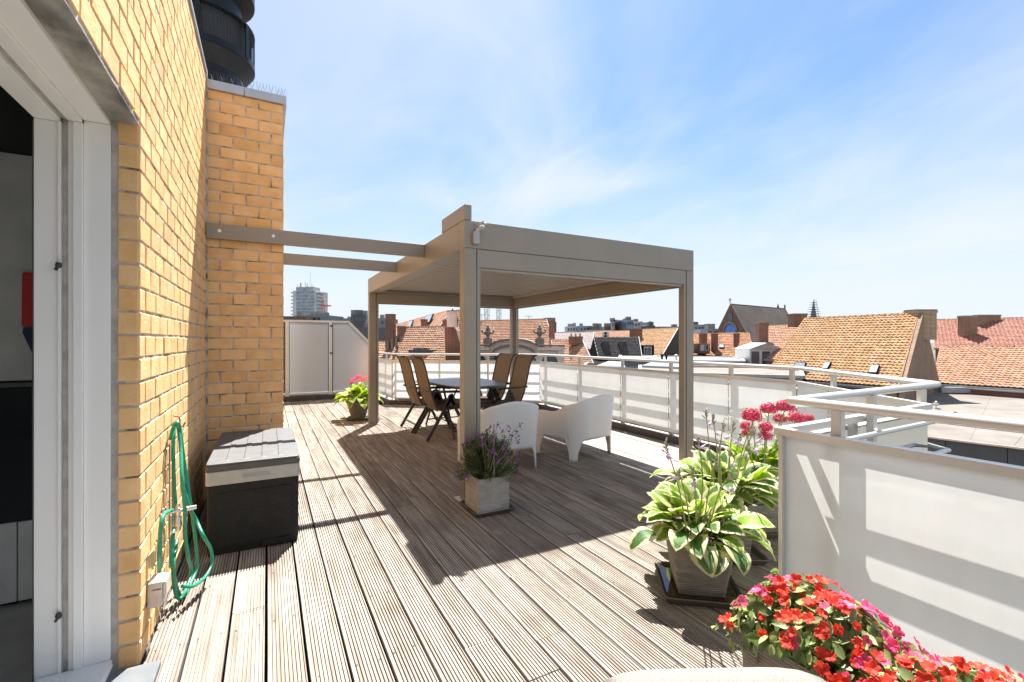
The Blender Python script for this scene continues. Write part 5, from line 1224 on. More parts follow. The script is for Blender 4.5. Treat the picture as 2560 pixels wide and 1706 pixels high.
# --- the big house with the lichen-covered roof
hy, q = house('brick_house', 'big house with yellow lichen-covered tile roof and a brick gable end on the right', (2013, 797, 33.2), (2296, 787, 27), (1905, 945, 31), (2250, 971, 24), 'tile_yellow', 'brick_far', .235, .235, 300, verge='tile_orange')
skylight(hy, q, .235, .335, .80, .92, openup=.25); skylight(hy, q, .455, .505, .74, .84); skylight(hy, q, .80, .855, .75, .86)
stack(hy, 2290, 2342, 775, 850, 26.9, .8, 'brick_tan_far', pots=0, cap='stone_dark')
stack(hy, 1985, 2018, 785, 818, 34.2, .8, 'brick_red_far', pots=0)
b = MB(); d = (q[1] - q[0]).normalized(); b.extrude([q[3] + d * .02, q[5] + d * .02, q[1] + d * .02 + Vector((0, 0, .05))], d * .22); b.extrude([q[3] + d * .02 + Vector((0, 0, -15)), q[5] + d * .02 + Vector((0, 0, -15)), q[5] + d * .02, q[3] + d * .02], d * .22); b.build('gable_parapet', 'brick_far', hy)
# --- red roofs at the right edge
hr, q = house('brick_house', 'low orange tiled roof with white gutter at the right edge, below the pinkish roof', (2352, 868, 33), (2720, 868, 27), (2325, 957, 30), (2720, 987, 24.5), 'tile_pale', 'brick_red_far', .25, .25, 250, verge='tile_red')
b = MB(); b.tube([q[2] + Vector((0, 0, -.12)), q[3] + Vector((0, 0, -.12))], .09, 8); b.build('gutter_pipe', 'tower_white', hr, smooth=True)
hr2, q = house('brick_house', 'pinkish red tiled house with two brick chimneys at the right edge', (2338, 803, 44), (2720, 790, 38), (2335, 872, 40), (2720, 872, 34.5), 'tile_red', 'brick_red_far', .26, .26, 0, verge='tile_red')
stack(hr2, 2411, 2444, 790, 842, 40, .6, 'brick_far', cap='lead'); stack(hr2, 2446, 2502, 788, 815, 41, .5, 'brick_far', pots=0, cap='stone_dark')

# --- church
ch, q = house('church', 'brown stone church gable with cross, blue window and long dark roof', (1826, 758, 130), (1962, 772, 149), (1887, 875, 122), (2022, 872, 140), 'church_roof', 'church_stone', cat='church', plain=True, verge='stone_dark')
R0, R1, E0, E1, B0, B1 = q
def on_gable(s, z, off=.3):   # s -1 left .. 1 right
    p = (E0 + B0) / 2 + (E0 - B0) / 2 * s; d = (R0 - R1).normalized(); return Vector((p.x, p.y, z)) + d * off
def gable_poly(pts, name, m, th=.3, off=.02, par=ch):
    d = (R0 - R1).normalized(); b = MB(); b.extrude([on_gable(s, z, off) for s, z in pts], d * th); return b.build(name, m, par)
zr, ze = R0.z, E0.z; Hh = zr - ze
gable_poly([(-.09, ze + Hh * .60), (.09, ze + Hh * .60), (.09, ze + Hh * .76), (0, ze + Hh * .82), (-.09, ze + Hh * .76)], 'lancet_window', 'window_glass', .12)
cz = ze + Hh * .40
gable_poly([(.23 * math.cos(a * math.pi / 10), cz + 1.9 * math.sin(a * math.pi / 10)) for a in range(20)], 'round_window', 'blue_glass', .12)
arc = [(.30 * math.cos(R(a)), cz - .1 + 2.7 * math.sin(R(a))) for a in range(0, 181, 15)]; arc2 = [(.25 * math.cos(R(a)), cz - .1 + 2.2 * math.sin(R(a))) for a in range(180, -1, -15)]
gable_poly(arc + arc2, 'window_arch', 'stone_dark', .35)
b = MB(); d = (R0 - R1).normalized(); t_ = R0 + d * .2; b.bar(t_, t_ + Vector((0, 0, 1.5)), .18, .18); x_ = (E0 - B0).normalized(); b.bar(t_ + Vector((0, 0, 1.0)) - x_ * .55, t_ + Vector((0, 0, 1.0)) + x_ * .55, .18, .18); b.build('cross', 'stone_dark', ch)
b = MB(); t_ = R1; b.bar(t_ + Vector((0, 0, -.2)), t_ + Vector((0, 0, 1.1)), .35, .35); b.build('finial', 'stone_dark', ch)

# --- roofs left of the church
ho, q = house('brick_house', 'terracotta roofed house with three brick chimneys in front of the church', (1725, 836, 62), (1872, 833, 54), (1715, 886, 58), (1893, 893, 50), 'tile_orange', 'brick_far', .3, .3, 0, verge='tile_orange')
stack(ho, 1752, 1768, 834, 866, 57, .6, 'brick_red_far'); stack(ho, 1783, 1795, 834, 878, 55, .6, 'brick_red_far'); stack(ho, 1840, 1849, 834, 882, 53, .6, 'brick_red_far')
skylight(ho, q, .52, .60, .55, .70)
dm = MB(); c_ = W(1761, 880, 54.5); M = Matrix.Translation(c_) @ Matrix.Rotation(-YAW, 4, 'Z'); dm.box(-.65, .65, 0, 2.5, -.2, 1.0, M); do = dm.build('dormer', 'render_brown', ho)
for k in (-1, 1):
    b = MB(); b.box(k * .27 - .22, k * .27 + .22, -.05, .02, .1, .85, M); w_ = b.build('dormer_window', 'tower_white', do); b = MB(); b.box(k * .27 - .15, k * .27 + .15, -.07, -.04, .18, .78, M)
b.build('window_pane', 'window_glass', do)
hb, q = house('brick_house', 'small terracotta house between the church and the lichen-covered roof, with pale dormer windows', (1925, 816, 41), (2000, 815, 38), (1868, 893, 38), (1985, 905, 34), 'tile_pale', 'brick_far', .26, .26, 0, verge='tile_orange')
stack(hb, 1898, 1921, 806, 866, 38.5, .6, 'brick_red_far')
c_ = W(1915, 912, 36.5); M = Matrix.Translation(c_) @ Matrix.Rotation(-YAW - .1, 4, 'Z'); b = MB(); b.box(-1.25, 1.25, 0, 3, -2, 1.25, M); do = b.build('dormer', 'tower_white', hb)
b = MB(); b.add([M @ Vector(p) for p in ((-1.35, -.15, 1.25), (0, -.15, 1.75), (1.35, -.15, 1.25), (-1.35, 3, 1.25), (0, 3, 1.75), (1.35, 3, 1.25))], [(0, 1, 4, 3), (1, 2, 5, 4), (0, 2, 1)]); b.build('dormer_roof', 'lead', do)
for k in range(3):
    b = MB(); x_ = -.82 + k * .82; b.box(x_ - .3, x_ + .3, -.03, .02, -.35, 1.05, M); b.build('dormer_window', 'window_glass', do)
hc, q = house('brick_house', 'low orange roofed house in front of the church, left of the pale dormer', (1850, 862, 50), (1905, 857, 46), (1822, 905, 47), (1885, 912, 43), 'tile_orange', 'brick_far', .28, .28, 0, verge='tile_orange')

# --- slate mansard, orange roof with grey gable
hm, q = house('slate_house', 'black slate mansard roof with two shuttered roof windows and an air conditioner', (1484, 843, 50), (1597, 844, 46.5), (1497, 897, 47.2), (1606, 899, 44), 'slate', 'slate', cat='house', plain=True, verge='lead')
tile_field(hm, (q[0], q[1], q[3], q[2]), 'slate', .3, .2, 0, 'slate_tile')
for s0, s1 in ((.17, .34), (.56, .73)):
    b = MB(); P4 = [on_slope(q, s0, .32, .30), on_slope(q, s1, .32, .30), on_slope(q, s1, .82, .12), on_slope(q, s0, .82, .12)]; b.extrude(P4, (0, .1, -.25)); b.build('shuttered_window', 'felt_black', hm)
ha, q = house('brick_house', 'bright orange tiled house with grey slate gable end behind the black mansard', (1600, 825, 60), (1695, 822, 53), (1560, 893, 56), (1647, 897, 49), 'tile_yellow', 'slate_grey', .28, .26, 0, verge='tower_white')
stack(ha, 1581, 1606, 822, 852, 57, 1.4, 'brick_red_far', pots=0)
c_ = W(1612, 885, 48.2); M = Matrix.Translation(c_) @ Matrix.Rotation(-YAW - .25, 4, 'Z'); b = MB(); b.box(-.95, .95, 0, 3, -.4, .9, M); do = b.build('dormer', 'felt_black', ha)
b = MB(); b.box(-.1, .7, -.06, .02, -.2, .75, M); b.build('dormer_window', 'tower_white', do); b = MB(); b.box(-.02, .27, -.09, -.05, -.12, .66, M); b.box(.33, .62, -.09, -.05, -.12, .66, M); b.build('window_pane', 'window_glass', do)
hk, q = house('brick_house', 'distant long orange roof behind the air conditioner', (1470, 829, 76), (1590, 828, 70), (1470, 862, 72), (1590, 862, 66), 'tile_pale', 'brick_far', .3, .3, 0, verge='tile_orange')
hp_, q = house('brick_house', 'house with dark purple tiles left of the black mansard', (1384, 832, 66), (1485, 832, 60), (1372, 872, 62), (1480, 872, 56), 'tile_purple', 'brick_far', .3, .26, 0, verge='lead')
hl, q = house('brick_house', 'orange tiled roof with a broad brick chimney directly left of the black mansard', (1378, 851, 50), (1456, 851, 47), (1385, 930, 45), (1500, 930, 42), 'tile_pale', 'brick_far', .25, .25, 0, verge='lead')
stack(hl, 1424, 1457, 842, 862, 46.5, .8, 'brick_red_far', pots=3)
acu = thing('air_conditioner', 'white air conditioner with two round fans on the black mansard', 'air conditioner', W(1515, 843, 49.5))
M = Matrix.Translation(W(1515, 845, 49.5)) @ Matrix.Rotation(-YAW, 4, 'Z'); b = MB(); b.box(-.32, .32, 0, .4, .02, .66, M); b.build('casing', 'tower_white', acu)
for zz in (.18, .5):
    b = MB(); bb = MB(); bb.lathe([(.14, 0), (.14, .02), (.12, .03)], (0, 0, 0), 16); MM = M @ Matrix.Translation((-.05, 0, zz)) @ Matrix.Rotation(R(90), 4, 'X'); b.add([MM @ Vector(v) for v in bb.v], bb.f); b.build('fan_grille', 'felt_black', acu)

# --- neo-baroque facade and the big roofs behind the pergola
hg, q = house('brick_house', 'large pale orange tiled roof behind the two stone urns', (1140, 800, 62), (1366, 804, 55), (1128, 893, 57), (1400, 893, 50), 'tile_pale', 'brick_far', .3, .27, 300, verge='lead')
stack(hg, 1373, 1387, 800, 866, 52.5, .5, 'brick_red_far')
fa = thing('stone_facade', 'pale carved stone facade with curved pediment behind the railing', 'facade', W(1284, 900, 44))
FD = 44.0; fc = W(1284, 853, FD); FM_ = Matrix.Translation((fc.x, fc.y, 0)) @ Matrix.Rotation(-YAW - .12, 4, 'Z'); mpp = FD / FPX
def fz(py): return EYE - (py - 853) * mpp
hwid = 122 * mpp; b = MB(); top = []
for i in range(25):
    t = -1 + 2 * i / 24; x_ = t * 58 * mpp; top.append((x_, fz(868 - 22 * math.sqrt(max(0, 1 - t * t * .92)) + 4)))
poly = [(-hwid, -16), (hwid, -16), (hwid, fz(872))] + [(x_, z) for x_, z in top[::-1]] + [(-hwid, fz(872))]
b.extrude([FM_ @ Vector((x_, 0, z)) for x_, z in poly], FM_.to_3x3() @ Vector((0, .8, 0))); b.build('wall', 'stone_pale', fa, fix=True)
b = MB(); rows = []
for x_, z in top: rows.append([FM_ @ Vector((x_, y_, z + dz)) for y_, dz in ((-.40, .02), (-.40, .15), (.85, .20), (.85, .02), (-.40, .02))])
b.grid(rows); b.build('curved_cornice', 'stone_dark', fa)
b = MB(); rows = []
for x_, z in top: rows.append([FM_ @ Vector((x_ * .93, y_, z - .25 + dz)) for y_, dz in ((-.2, -.32), (-.34, 0), (.1, 0), (.1, -.32), (-.2, -.32))])
b.grid(rows); b.build('moulding', 'stone_pale', fa)
b = MB()
for k in range(22):
    t = -1 + 2 * (k + .5) / 22; x_ = t * 52 * mpp; z = fz(868 - 22 * math.sqrt(max(0, 1 - t * t * .92)) + 4) - .52; b.box(x_ - .07, x_ + .07, -.30, .05, z - .12, z + .12, FM_)
b.build('dentils', 'stone_dark', fa)
for s in (-1, 1):
    b = MB(); x0_, x1_ = sorted((s * 60 * mpp, s * (122 * mpp + .2))); b.box(x0_, x1_, -.4, .8, fz(866.5), fz(862), FM_); b.build('cornice', 'stone_dark', fa); b = MB(); b.box(x0_, x1_, -.3, .3, fz(876), fz(868.2), FM_); b.build('frieze', 'stone_pale', fa)
    b = MB(); b.box(s * 118 * mpp - .3, s * 118 * mpp + .3, -.25, 0, -16, fz(877), FM_); b.build('pilaster', 'stone_pale', fa)
for xx in (38, -38, 90, -90):
    b = MB(); ps_ = [FM_ @ Vector((xx * mpp + .75 * math.cos(R(a)), -.02, fz(906) + .75 * math.sin(R(a)))) for a in range(0, 181, 18)] + [FM_ @ Vector((xx * mpp - .75, -.02, fz(960))), FM_ @ Vector((xx * mpp + .75, -.02, fz(960)))]
    b.extrude(ps_, FM_.to_3x3() @ Vector((0, .1, 0))); b.build('arched_window', 'window_glass', fa)
    b = MB(); rows = []
    for a in range(0, 181, 15): rows.append([FM_ @ Vector((xx * mpp + r_ * math.cos(R(a)), y_, fz(906) + r_ * math.sin(R(a)))) for r_, y_ in ((.8, -.12), (1.05, -.12), (1.05, .05), (.8, .05), (.8, -.12))])
    b.grid(rows); b.build('window_arch', 'stone_pale', fa)
b = MB(); b.box(-63 * mpp, -48 * mpp, -.4, .02, fz(903), fz(890), FM_); b.build('carved_bracket', 'stone_dark', fa)
for s, lab in ((-1, 'carved stone urn on the left shoulder of the curved pediment'), (1, 'carved stone urn on the right shoulder of the curved pediment')):
    p = FM_ @ Vector((s * 65 * mpp, -.05, fz(861))); u_ = thing('stone_urn', lab, 'urn', p, 'urns on the pediment'); u_.location = p
    k = 46 * mpp / 1.9; b = MB(); b.box(-.42, .42, -.42, .42, 0, .55, Matrix.Translation(p) @ Matrix.Rotation(-YAW, 4, 'Z')); b.build('pedestal', 'stone_dark', u_)
    b = MB(); b.lathe([(.30, .52), (.22, .62), (.13, .74), (.20, .84), (.36, 1.02), (.40, 1.18), (.28, 1.28), (.17, 1.36), (.20, 1.46), (.28, 1.55), (.16, 1.66), (.10, 1.74), (.16, 1.80), (.06, 1.90), (.01, 1.92)], p, 14); b.build('bowl', 'stone_dark', u_, smooth=True)
    b = MB()
    for a in (0, math.pi): c2 = Matrix.Rotation(-YAW, 3, 'Z') @ Vector((math.cos(a), 0, 0)); b.tube([p + c2 * .3 + Vector((0, 0, 1.0)), p + c2 * .52 + Vector((0, 0, 1.12)), p + c2 * .58 + Vector((0, 0, 1.32)), p + c2 * .44 + Vector((0, 0, 1.38))], [.06, .08, .08, .05], 6)
    b.build('handles', 'stone_dark', u_)

# --- roofs at the left of the pergola opening
hd, q = house('brick_house', 'pale tiled roof just behind the railing at the left of the dining table', (1006, 818, 38), (1110, 820, 36), (985, 935, 33.5), (1115, 938, 31.5), 'tile_pale', 'brick_red_far', .24, .24, 300, verge='brick_red_far')
stack(hd, 993, 1011, 816, 856, 37, .7, 'brick_red_far')
skb = MB(); c_ = W(1060, 882, 34.2); M = Matrix.Translation(c_) @ Matrix.Rotation(-YAW, 4, 'Z'); skb.box(-1.1, 1.1, -.3, .8, -.02, .22, M); o = skb.build('roof_hatch', 'slate_grey', hd); skb = MB(); skb.box(-.85, .65, .1, .7, .23, .3, M); skb.build('hatch_cover', 'felt_black', o)
he, q = house('brick_house', 'low tiled roof with tall red brick chimney at the far left of the pergola opening', (880, 856, 40), (1000, 856, 38), (870, 935, 35.5), (1003, 938, 33.5), 'tile_pale', 'brick_red_far', .25, .25, 0, verge='brick_red_far')
stack(he, 963, 985, 786, 872, 37.2, .6, 'brick_red_far', crown=False)
for k in range(4): stack(he, 966 + k * 11, 971 + k * 11, 852 - k * 3, 874, 36.8, .15, 'stone_dark', 'stone_post', crown=False)
pw = thing('party_wall', 'tall rendered party wall with a stone chimney rising between the tiled roofs', 'wall', W(1125, 870, 39))
b = MB(); pts = [(1106, 802), (1113, 797), (1122, 806), (1141, 826), (1152, 866), (1158, 870), (1158, 1200), (1106, 1200)]; b.extrude([W(px, py, 39.5) for px, py in pts], W(1280, 853, 43) - W(1280, 853, 39.5)); b.build('wall', 'brick_red_far', pw)
stack(pw, 1117, 1139, 778, 818, 39.2, 1.0, 'stone_pale', cap='stone_dark')
hn, q = house('brick_house', 'steep bright orange roof with four skylights left of the party wall', (985, 811, 86), (1131, 773, 44), (975, 838, 80), (1074, 838, 41), 'tile_orange', 'brick_far', .4, .4, plain=True, verge='lead')
for a_ in ((.10, .17, .25, .6), (.50, .58, .25, .62), (.76, .86, .18, .55)): skylight(hn, q, *a_, openup=.2)
stack(hn, 1052, 1066, 799, 828, 46, .6, 'brick_red_far')
hq, q2 = house('brick_house', 'narrow pale tiled roof end between the orange skylight roof and the party wall', (1128, 775, 47), (1162, 780, 46), (1076, 862, 43.5), (1180, 880, 42), 'tile_pale', 'brick_far', .3, .27, 0, verge='tile_pale')

# ------------------------------------------------------------------ skyline
def block(name, label, px0, px1, py, d, m, dep=12, cat='building', wins=None, group='buildings on the skyline', floors=4, extra=None, wm='window_glass'):
    p = W((px0 + px1) / 2, 853, d); w = (px1 - px0) / FPX * d; zt_b = EYE + (853 - py) / FPX * d
    root = thing(name, label, cat, (p.x, p.y, -16), group); M = Matrix.Translation((p.x, p.y, 0)) @ Matrix.Rotation(-YAW + random.uniform(-.25, .25), 4, 'Z')
    b = MB(); b.box(-w / 2, w / 2, 0, dep, -16, zt_b, M); b.build('wall', m, root)
    if wins:
        for r_ in range(floors):
            for k in range(wins):
                x_ = -w / 2 + w * (k + .5) / wins; z_ = zt_b - 1.3 - 3.0 * r_; ww = w / wins * .32
                if z_ < -3: continue
                b = MB(); b.box(x_ - ww, x_ + ww, -.08, .02, z_ - .8, z_ + .5, M); b.build('window', wm, root)
    b = MB()
    for k in range(random.choice((1, 2, 3))): x_ = random.uniform(-w * .35, w * .35); s_ = random.uniform(.4, 1.4); b.box(x_ - s_, x_ + s_, 2, 2 + s_ * 2, zt_b - .01, zt_b + random.uniform(.5, 1.6), M)
    b.build('roof_structure', 'render_grey', root)
    return root, M, w, zt_b
# the tower
tw_, M, w, zt_b = block('tower_block', 'tall white and glass tower block with balconies and aerials on the left skyline', 730, 791, 727, 400, 'tower_white', 20, 'tower', group=None)
b = MB()
for r_ in range(20):
    for k in range(9): x_ = -w / 2 + 3.2 + (w - 4.2) * (k + .5) / 9; z_ = zt_b - 1.6 - 2.9 * r_; b.box(x_ - (w - 4.2) / 9 * .46, x_ + (w - 4.2) / 9 * .46, -.15, .05, z_ - 1.25, z_ + 1.2, M)
b.build('window', 'tower_glass', tw_, kind='stuff')
for r_ in range(18):
    z_ = zt_b - 1 - 3.2 * r_; b = MB(); b.box(-w / 2 - 2.4, -w / 2, .5, 14, z_ - 1.0, z_, M); b.box(w / 2, w / 2 + 2.4, .5, 14, z_ - 1.0, z_, M); b.build('balcony', 'tower_white', tw_)
b = MB(); b.box(-w / 2 + 1, w / 2 - 4, 3, 14, zt_b, zt_b + 3.6, M); b.build('plant_room', 'lead', tw_)
b = MB()
for k in range(16): x_ = random.uniform(-w / 2 + 1, w / 2 - 4); b.bar(M @ Vector((x_, 4, zt_b + 3)), M @ Vector((x_, 4, zt_b + random.uniform(4.5, 8))), .25, .25)
b.bar(M @ Vector((2, 6, zt_b + 3)), M @ Vector((2, 6, zt_b + 17)), .18, .18); b.build('aerials', 'render_grey', tw_)
for a in (('brown brick block low in front of the tower', 700, 765, 791, 120, 'render_brown', 5), ('grey plant building right of the tower foot', 762, 803, 787, 125, 'render_grey', 4), ('long grey apartment block with a row of windows behind the screen slope', 850, 908, 796, 150, 'render_grey', 7), ('dark grey apartment block topped by a taller bay', 878, 914, 787, 140, 'panel_grey', 4), ('dark slab building left of the far pergola post', 906, 962, 796, 165, 'render_grey', 6), ('dark low block behind the hosta pot', 893, 925, 818, 110, 'panel_grey', 3),
          ('dark rooftop cluster above the big pale roof', 1352, 1392, 805, 110, 'render_brown', 4), ('white apartment block at the left of the middle skyline', 1418, 1452, 816, 210, 'render_pale', 5), ('blue grey glazed block on the middle skyline', 1450, 1481, 815, 205, 'tower_glass', 4), ('brown brick terrace on the middle skyline', 1480, 1530, 817, 200, 'render_brown', 7), ('low white strip building in front of the brown terrace', 1462, 1530, 826, 180, 'render_pale', 8),
          ('dark tall brown stair block', 1528, 1536, 804, 190, 'render_grey', 1), ('pale penthouse block with railings on the middle skyline', 1536, 1549, 808, 200, 'render_pale', 2), ('dark brown high block in the middle of the skyline', 1548, 1568, 803, 195, 'render_brown', 3), ('grey blue glass block, the highest on the middle skyline', 1567, 1584, 800, 190, 'tower_glass', 3), ('long pale concrete block right of the glass block', 1580, 1607, 804, 205, 'render_pale', 4), ('short pale block stepping down at the right', 1606, 1620, 813, 200, 'render_pale', 2),
          ('lone dark stack building on the skyline', 1630, 1638, 814, 170, 'panel_grey', 1), ('long low brown block left of the right pergola post', 1648, 1706, 817, 180, 'render_grey', 7), ('beige grey block right of the right pergola post', 1728, 1770, 812, 150, 'render_grey', 5), ('white flat block with black framed windows below the beige one', 1722, 1752, 825, 100, 'render_pale', 3), ('pale pitched block left of the church', 1768, 1795, 822, 140, 'lead', 2)):
    block('apartment_block', a[0], a[1], a[2], a[3], a[4], a[5], wins=a[6])
# cranes, spires
def crane(label, px, pyb, pyt, d, m, w=1.6, jib=True):
    p = W(px, pyb, d); zt_c = EYE + (853 - pyt) / FPX * d; root = thing('tower_crane', label, 'crane', (p.x, p.y, -16)); b = MB(); h = w / 2
    for sx_, sy_ in ((-h, -h), (h, -h), (h, h), (-h, h)): b.bar((p.x + sx_, p.y + sy_, -16), (p.x + sx_, p.y + sy_, zt_c), .22, .22)
    z = -16; k = 0
    while z < zt_c - w:
        s = 1 if k % 2 else -1; b.bar((p.x - h * s, p.y - h, z), (p.x + h * s, p.y - h, z + w), .14, .14); b.bar((p.x - h, p.y - h, z), (p.x + h, p.y - h, z), .14, .14); b.bar((p.x - h, p.y - h * s, z), (p.x - h, p.y + h * s, z + w), .14, .14); z += w; k += 1
    b.build('mast', m, root)
    if jib:
        x_ = Vector((CA, -SA, 0)); q_ = Vector((p.x, p.y, zt_c)); b = MB(); b.bar(q_ - x_ * jib * .3, q_ + x_ * jib, .5, .9); b.bar(q_ + Vector((0, 0, 5)), q_ + x_ * jib * .7, .2, .2); b.bar(q_ + Vector((0, 0, 5)), q_ - x_ * jib * .28, .2, .2); b.bar(q_, q_ + Vector((0, 0, 5)), .5, .5); b.build('jib', m, root); b = MB(); b.box(q_.x - 1, q_.x + 1, q_.y - 1, q_.y + 1, q_.z - 3, q_.z - .6); b.build('cab', 'tower_white', root)
    return root
crane('rust coloured crane mast seen left of the middle pergola opening', 1217, 803, 700, 260, 'crane_yellow', 2.0, 12); crane('grey crane mast seen in the middle of the pergola opening', 1247, 803, 705, 300, 'render_grey', 2.2, 10); crane('small red and white crane right of the tower block', 808, 800, 765, 350, 'crane_red', 2.0, 6)
spt = thing('church_spire', 'distant pointed church spire wrapped in scaffolding', 'spire', W(2034, 853, 300)); p = W(2034, 800, 300); zt_s = EYE + 104 / FPX * 300
b = MB(); b.lathe([(1.9, -16), (1.9, EYE + 58 / FPX * 300), (.1, zt_s)], (p.x, p.y, 0), 8); b.build('spire', 'lead', spt)
b = MB(); z = EYE + 50 / FPX * 300
while z < zt_s - 2: 
    w = 1.0 + 2.6 * (zt_s - z) / (zt_s - 16); b.box(p.x - w, p.x + w, p.y - w, p.y + w, z, z + .18); z += 1.5
for sx_ in (-1, 1): b.bar((p.x + sx_ * 3, p.y - 3, 8), (p.x + sx_ * .9, p.y - .9, zt_s), .15, .15)
b.build('scaffolding', 'render_grey', spt)
spt = thing('turret_spire', 'small thin turret spire above the church roof ridge', 'spire', W(1945, 853, 260)); p = W(1945, 800, 260); b = MB(); b.lathe([(1.0, -16), (1.0, EYE + 76 / FPX * 260), (.05, EYE + 94 / FPX * 260)], (p.x, p.y, 0), 8); b.build('spire', 'slate', spt)

# ------------------------------------------------------------------ flat roofs beyond the railing
def flat(name, label, pts, Z, topm, sidem, kerb=.12, kerbm='lead', zb=-16):
    ps_ = [WZ(px, py, Z) for px, py in pts]; c = sum(ps_, Vector()) / len(ps_); root = thing(name, label, 'flat roof', (c.x, c.y, zb)); b = MB(); b.prism([(p.x, p.y) for p in ps_], zb, Z - .05); b.build('wall', sidem, root)
    b = MB(); b.prism([(p.x + (c.x - p.x) * .01, p.y + (c.y - p.y) * .01) for p in ps_], Z - .049, Z); b.build('roof_surface', topm, root)
    n = len(ps_)
    for i in range(n): b = MB(); b.bar(ps_[i] + Vector((0, 0, kerb / 2 - .03)), ps_[(i + 1) % n] + Vector((0, 0, kerb / 2 - .03)), .22, kerb); b.build('roof_kerb', kerbm, root)
    return root, ps_
fl, fp = flat('flat_roof_building', 'pale bitumen flat roof with two gulls behind the near railing', ((2230, 1083), (3100, 1188), (3300, 985), (2150, 985)), -2.0, 'roof_felt', 'panel_grey', .10, 'roof_felt')
a0, a1 = fp[0], fp[1]; d_ = (a1 - a0).normalized(); n_ = Vector((d_.y, -d_.x, 0)); L_ = (a1 - a0).length; k = 0; s_ = 0
while s_ < L_ - .2:
    e_ = min(L_, s_ + 1.42); b = MB(); p0 = a0 + d_ * (s_ + .01) + n_ * .03; p1 = a0 + d_ * (e_ - .01) + n_ * .03; b.extrude([p0 + Vector((0, 0, -1.5)), p1 + Vector((0, 0, -1.5)), p1 + Vector((0, 0, .0)), p0 + Vector((0, 0, .0))], n_ * .04); b.build('cladding_panel', 'panel_grey', fl); s_ = e_
b = MB(); b.bar(a0 + n_ * .04 + Vector((0, 0, .03)), a1 + n_ * .04 + Vector((0, 0, .03)), .25, .06); b.build('edge_trim', 'stone_pale', fl)
for k in range(1, 6):
    p0 = fp[0] + (fp[1] - fp[0]) * k / 7; p1 = fp[3] + (fp[2] - fp[3]) * k / 7; b = MB(); b.bar(p0 + Vector((0, 0, .006)), p1 + Vector((0, 0, .006)), .09, .008); b.build('felt_seam', 'roof_felt', fl)
b = MB(); q0, q1 = WZ(2350, 975, -1.75), WZ(3200, 985, -1.75); b.bar(q0, q1, .25, .35); b.build('low_parapet', 'lead', fl)
flat('flat_roof_building', 'grey flat roof with pale kerb in front of the lichen-covered house', ((1600, 934), (2006, 945), (2000, 922), (1600, 917)), -.6, 'roof_felt', 'render_grey', .16, 'pale_ledge')
flat('flat_roof_building', 'low black flat roof with slanted roof lights beyond the railing', ((1440, 935), (1745, 935), (1760, 905), (1478, 900)), -.75, 'felt_black', 'felt_black', .12, 'lead')
flat('flat_roof_building', 'long white flat roof at the foot of the grey slate gable', ((1630, 903), (1860, 905), (1850, 896), (1640, 893)), -.25, 'render_pale', 'render_brown', .15, 'tower_white')
rl_, _ = flat('lift_housing', 'grey boxy roof structure with a small white dome in front of the black mansard', ((1548, 896.5), (1642, 898), (1635, 891), (1552, 889)), -.15 + .0, 'lead', 'render_grey', .1, 'tower_white')
for (a, c, lab) in ((1492, 1563, 'left slanted glass roof light on the black flat roof'), (1606, 1700, 'right slanted glass roof light on the black flat roof')):
    t0, t1 = WZ(a, 914, -.45), WZ(c, 918, -.45); k0, k1 = WZ(a + 30, 903, -.2), WZ(c - 4, 905, -.2); r_ = thing('roof_light', lab, 'roof light', (t0 + t1) / 2, 'roof lights on the black roof')
    b = MB(); b.extrude([t0, t1, k1, k0], (0, 0, -.3)); b.build('frame', 'lead', r_); b = MB(); u3 = Vector((0, 0, .01)); b.quad(t0 * .95 + k1 * .05 + u3, t1 * .95 + k0 * .05 + u3, k1 * .92 + t0 * .08 + u3, k0 * .92 + t1 * .08 + u3); b.build('pane', 'skylight_glass', r_, fix=False)
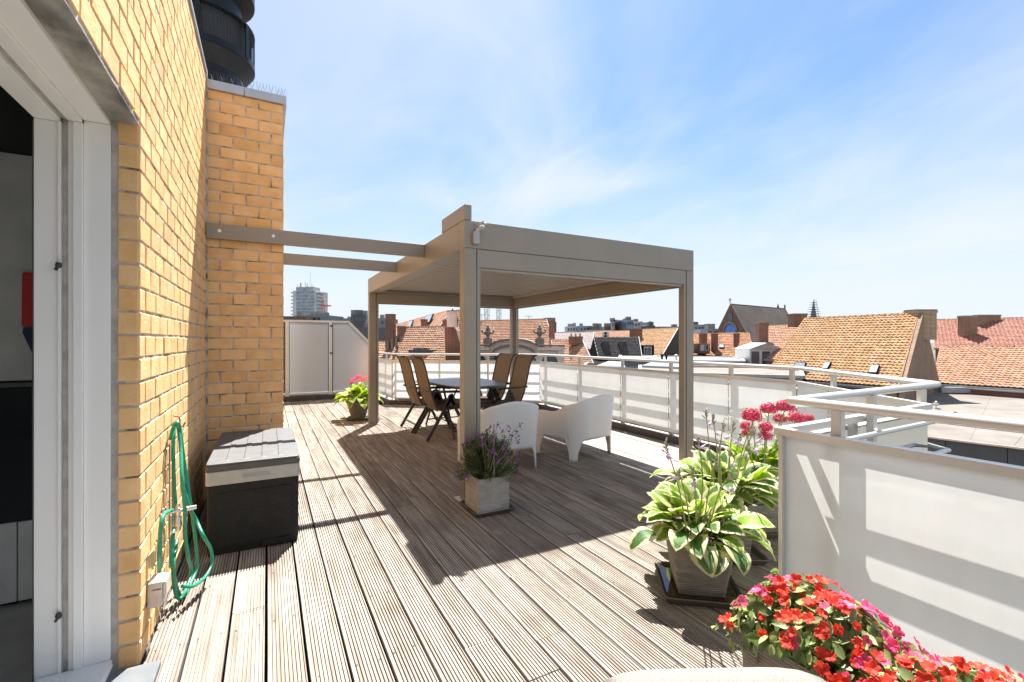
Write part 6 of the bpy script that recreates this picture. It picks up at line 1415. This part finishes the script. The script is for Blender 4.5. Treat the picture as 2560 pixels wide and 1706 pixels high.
# gulls
def gull(label, px, py, Z, rot, dark=False):
    p = WZ(px, py, Z); root = thing('gull', label, 'gull', p, 'gulls on the flat roof'); M = Matrix.Translation(p) @ Matrix.Rotation(rot, 4, 'Z') @ Matrix.Scale(1.1, 4)
    def tr(b): b.v = [tuple(M @ Vector(v)) for v in b.v]; return b
    b = MB(); b.tube([(-.24, 0, .17), (-.16, 0, .165), (-.05, 0, .17), (.06, 0, .19), (.12, 0, .24), (.14, 0, .29), (.17, 0, .315), (.20, 0, .31)], [.01, .045, .075, .075, .055, .04, .042, .02], 10); tr(b).build('body', 'gull_dark' if dark else 'gull_white', root, smooth=True)
    for s in (-1, 1):
        b = MB(); b.tube([(.08, s * .06, .21), (-.08, s * .075, .20), (-.22, s * .04, .18), (-.32, s * .015, .165)], [.03, .04, .025, .006], 8); tr(b).build('wing', 'gull_dark' if dark else 'gull_grey', root, smooth=True); b = MB(); b.tube([(0.02, s * .025, .13), (0.02, s * .028, .0), (.05, s * .028, .004)], .006, 5); tr(b).build('leg', 'beak', root)
    b = MB(); b.tube([(.205, 0, .31), (.25, 0, .305), (.26, 0, .295)], [.011, .008, .002], 6); tr(b).build('beak', 'beak', root)
gull('white gull standing on the pale flat roof, the farther bird', 2340, 1022, -2.0, R(200)); gull('brown gull on the pale flat roof, half hidden by the near handrail', 2390, 1052, -2.0, R(190), True)

# aerials and vents on the near roofs
for px, py, d, h, lab in ((1205, 801, 60, .8, 'thin television aerial on the big tiled roof, left of the urns'), (1322, 803, 57, .7, 'thin television aerial on the roof ridge near the right stone urn')):
    p = W(px, py, d); t_ = thing('roof_aerial', lab, 'aerial', p); b = MB(); b.bar(p + Vector((0, 0, -.3)), p + Vector((0, 0, h)), .05, .05); b.build('mast', 'render_grey', t_); b = MB(); x_ = Vector((CA, -SA, 0))
    b.bar(p + Vector((0, 0, h - .1)) - x_ * .5, p + Vector((0, 0, h - .1)) + x_ * .5, .03, .03)
    for k in range(5): c = p + Vector((0, 0, h - .1)) + x_ * (-.4 + .2 * k); y_ = Vector((-SA, -CA, 0)); b.bar(c - y_ * .25 + Vector((0, 0, -.12)), c + y_ * .25 + Vector((0, 0, .12)), .02, .02)
    b.build('elements', 'render_grey', t_)
for px, py, d, lab in ((1655, 893, 36, 'left short black vent pipe on the white flat roof'), (1666, 893, 36, 'middle short black vent pipe on the white flat roof'), (1690, 894, 36, 'white capped vent pipe on the white flat roof beside the post')):
    p = W(px, py + 5, d); t_ = thing('vent_pipe', lab, 'vent', p, 'vent pipes on the white flat roof'); b = MB(); b.lathe([(.09, -.1), (.09, .3)], p, 10); b.build('pipe', 'felt_black' if px < 1680 else 'tower_white', t_); b = MB(); b.lathe([(.14, .28), (.14, .36), (.03, .40)], p, 10); b.build('cowl', 'felt_black' if px < 1680 else 'tower_white', t_)
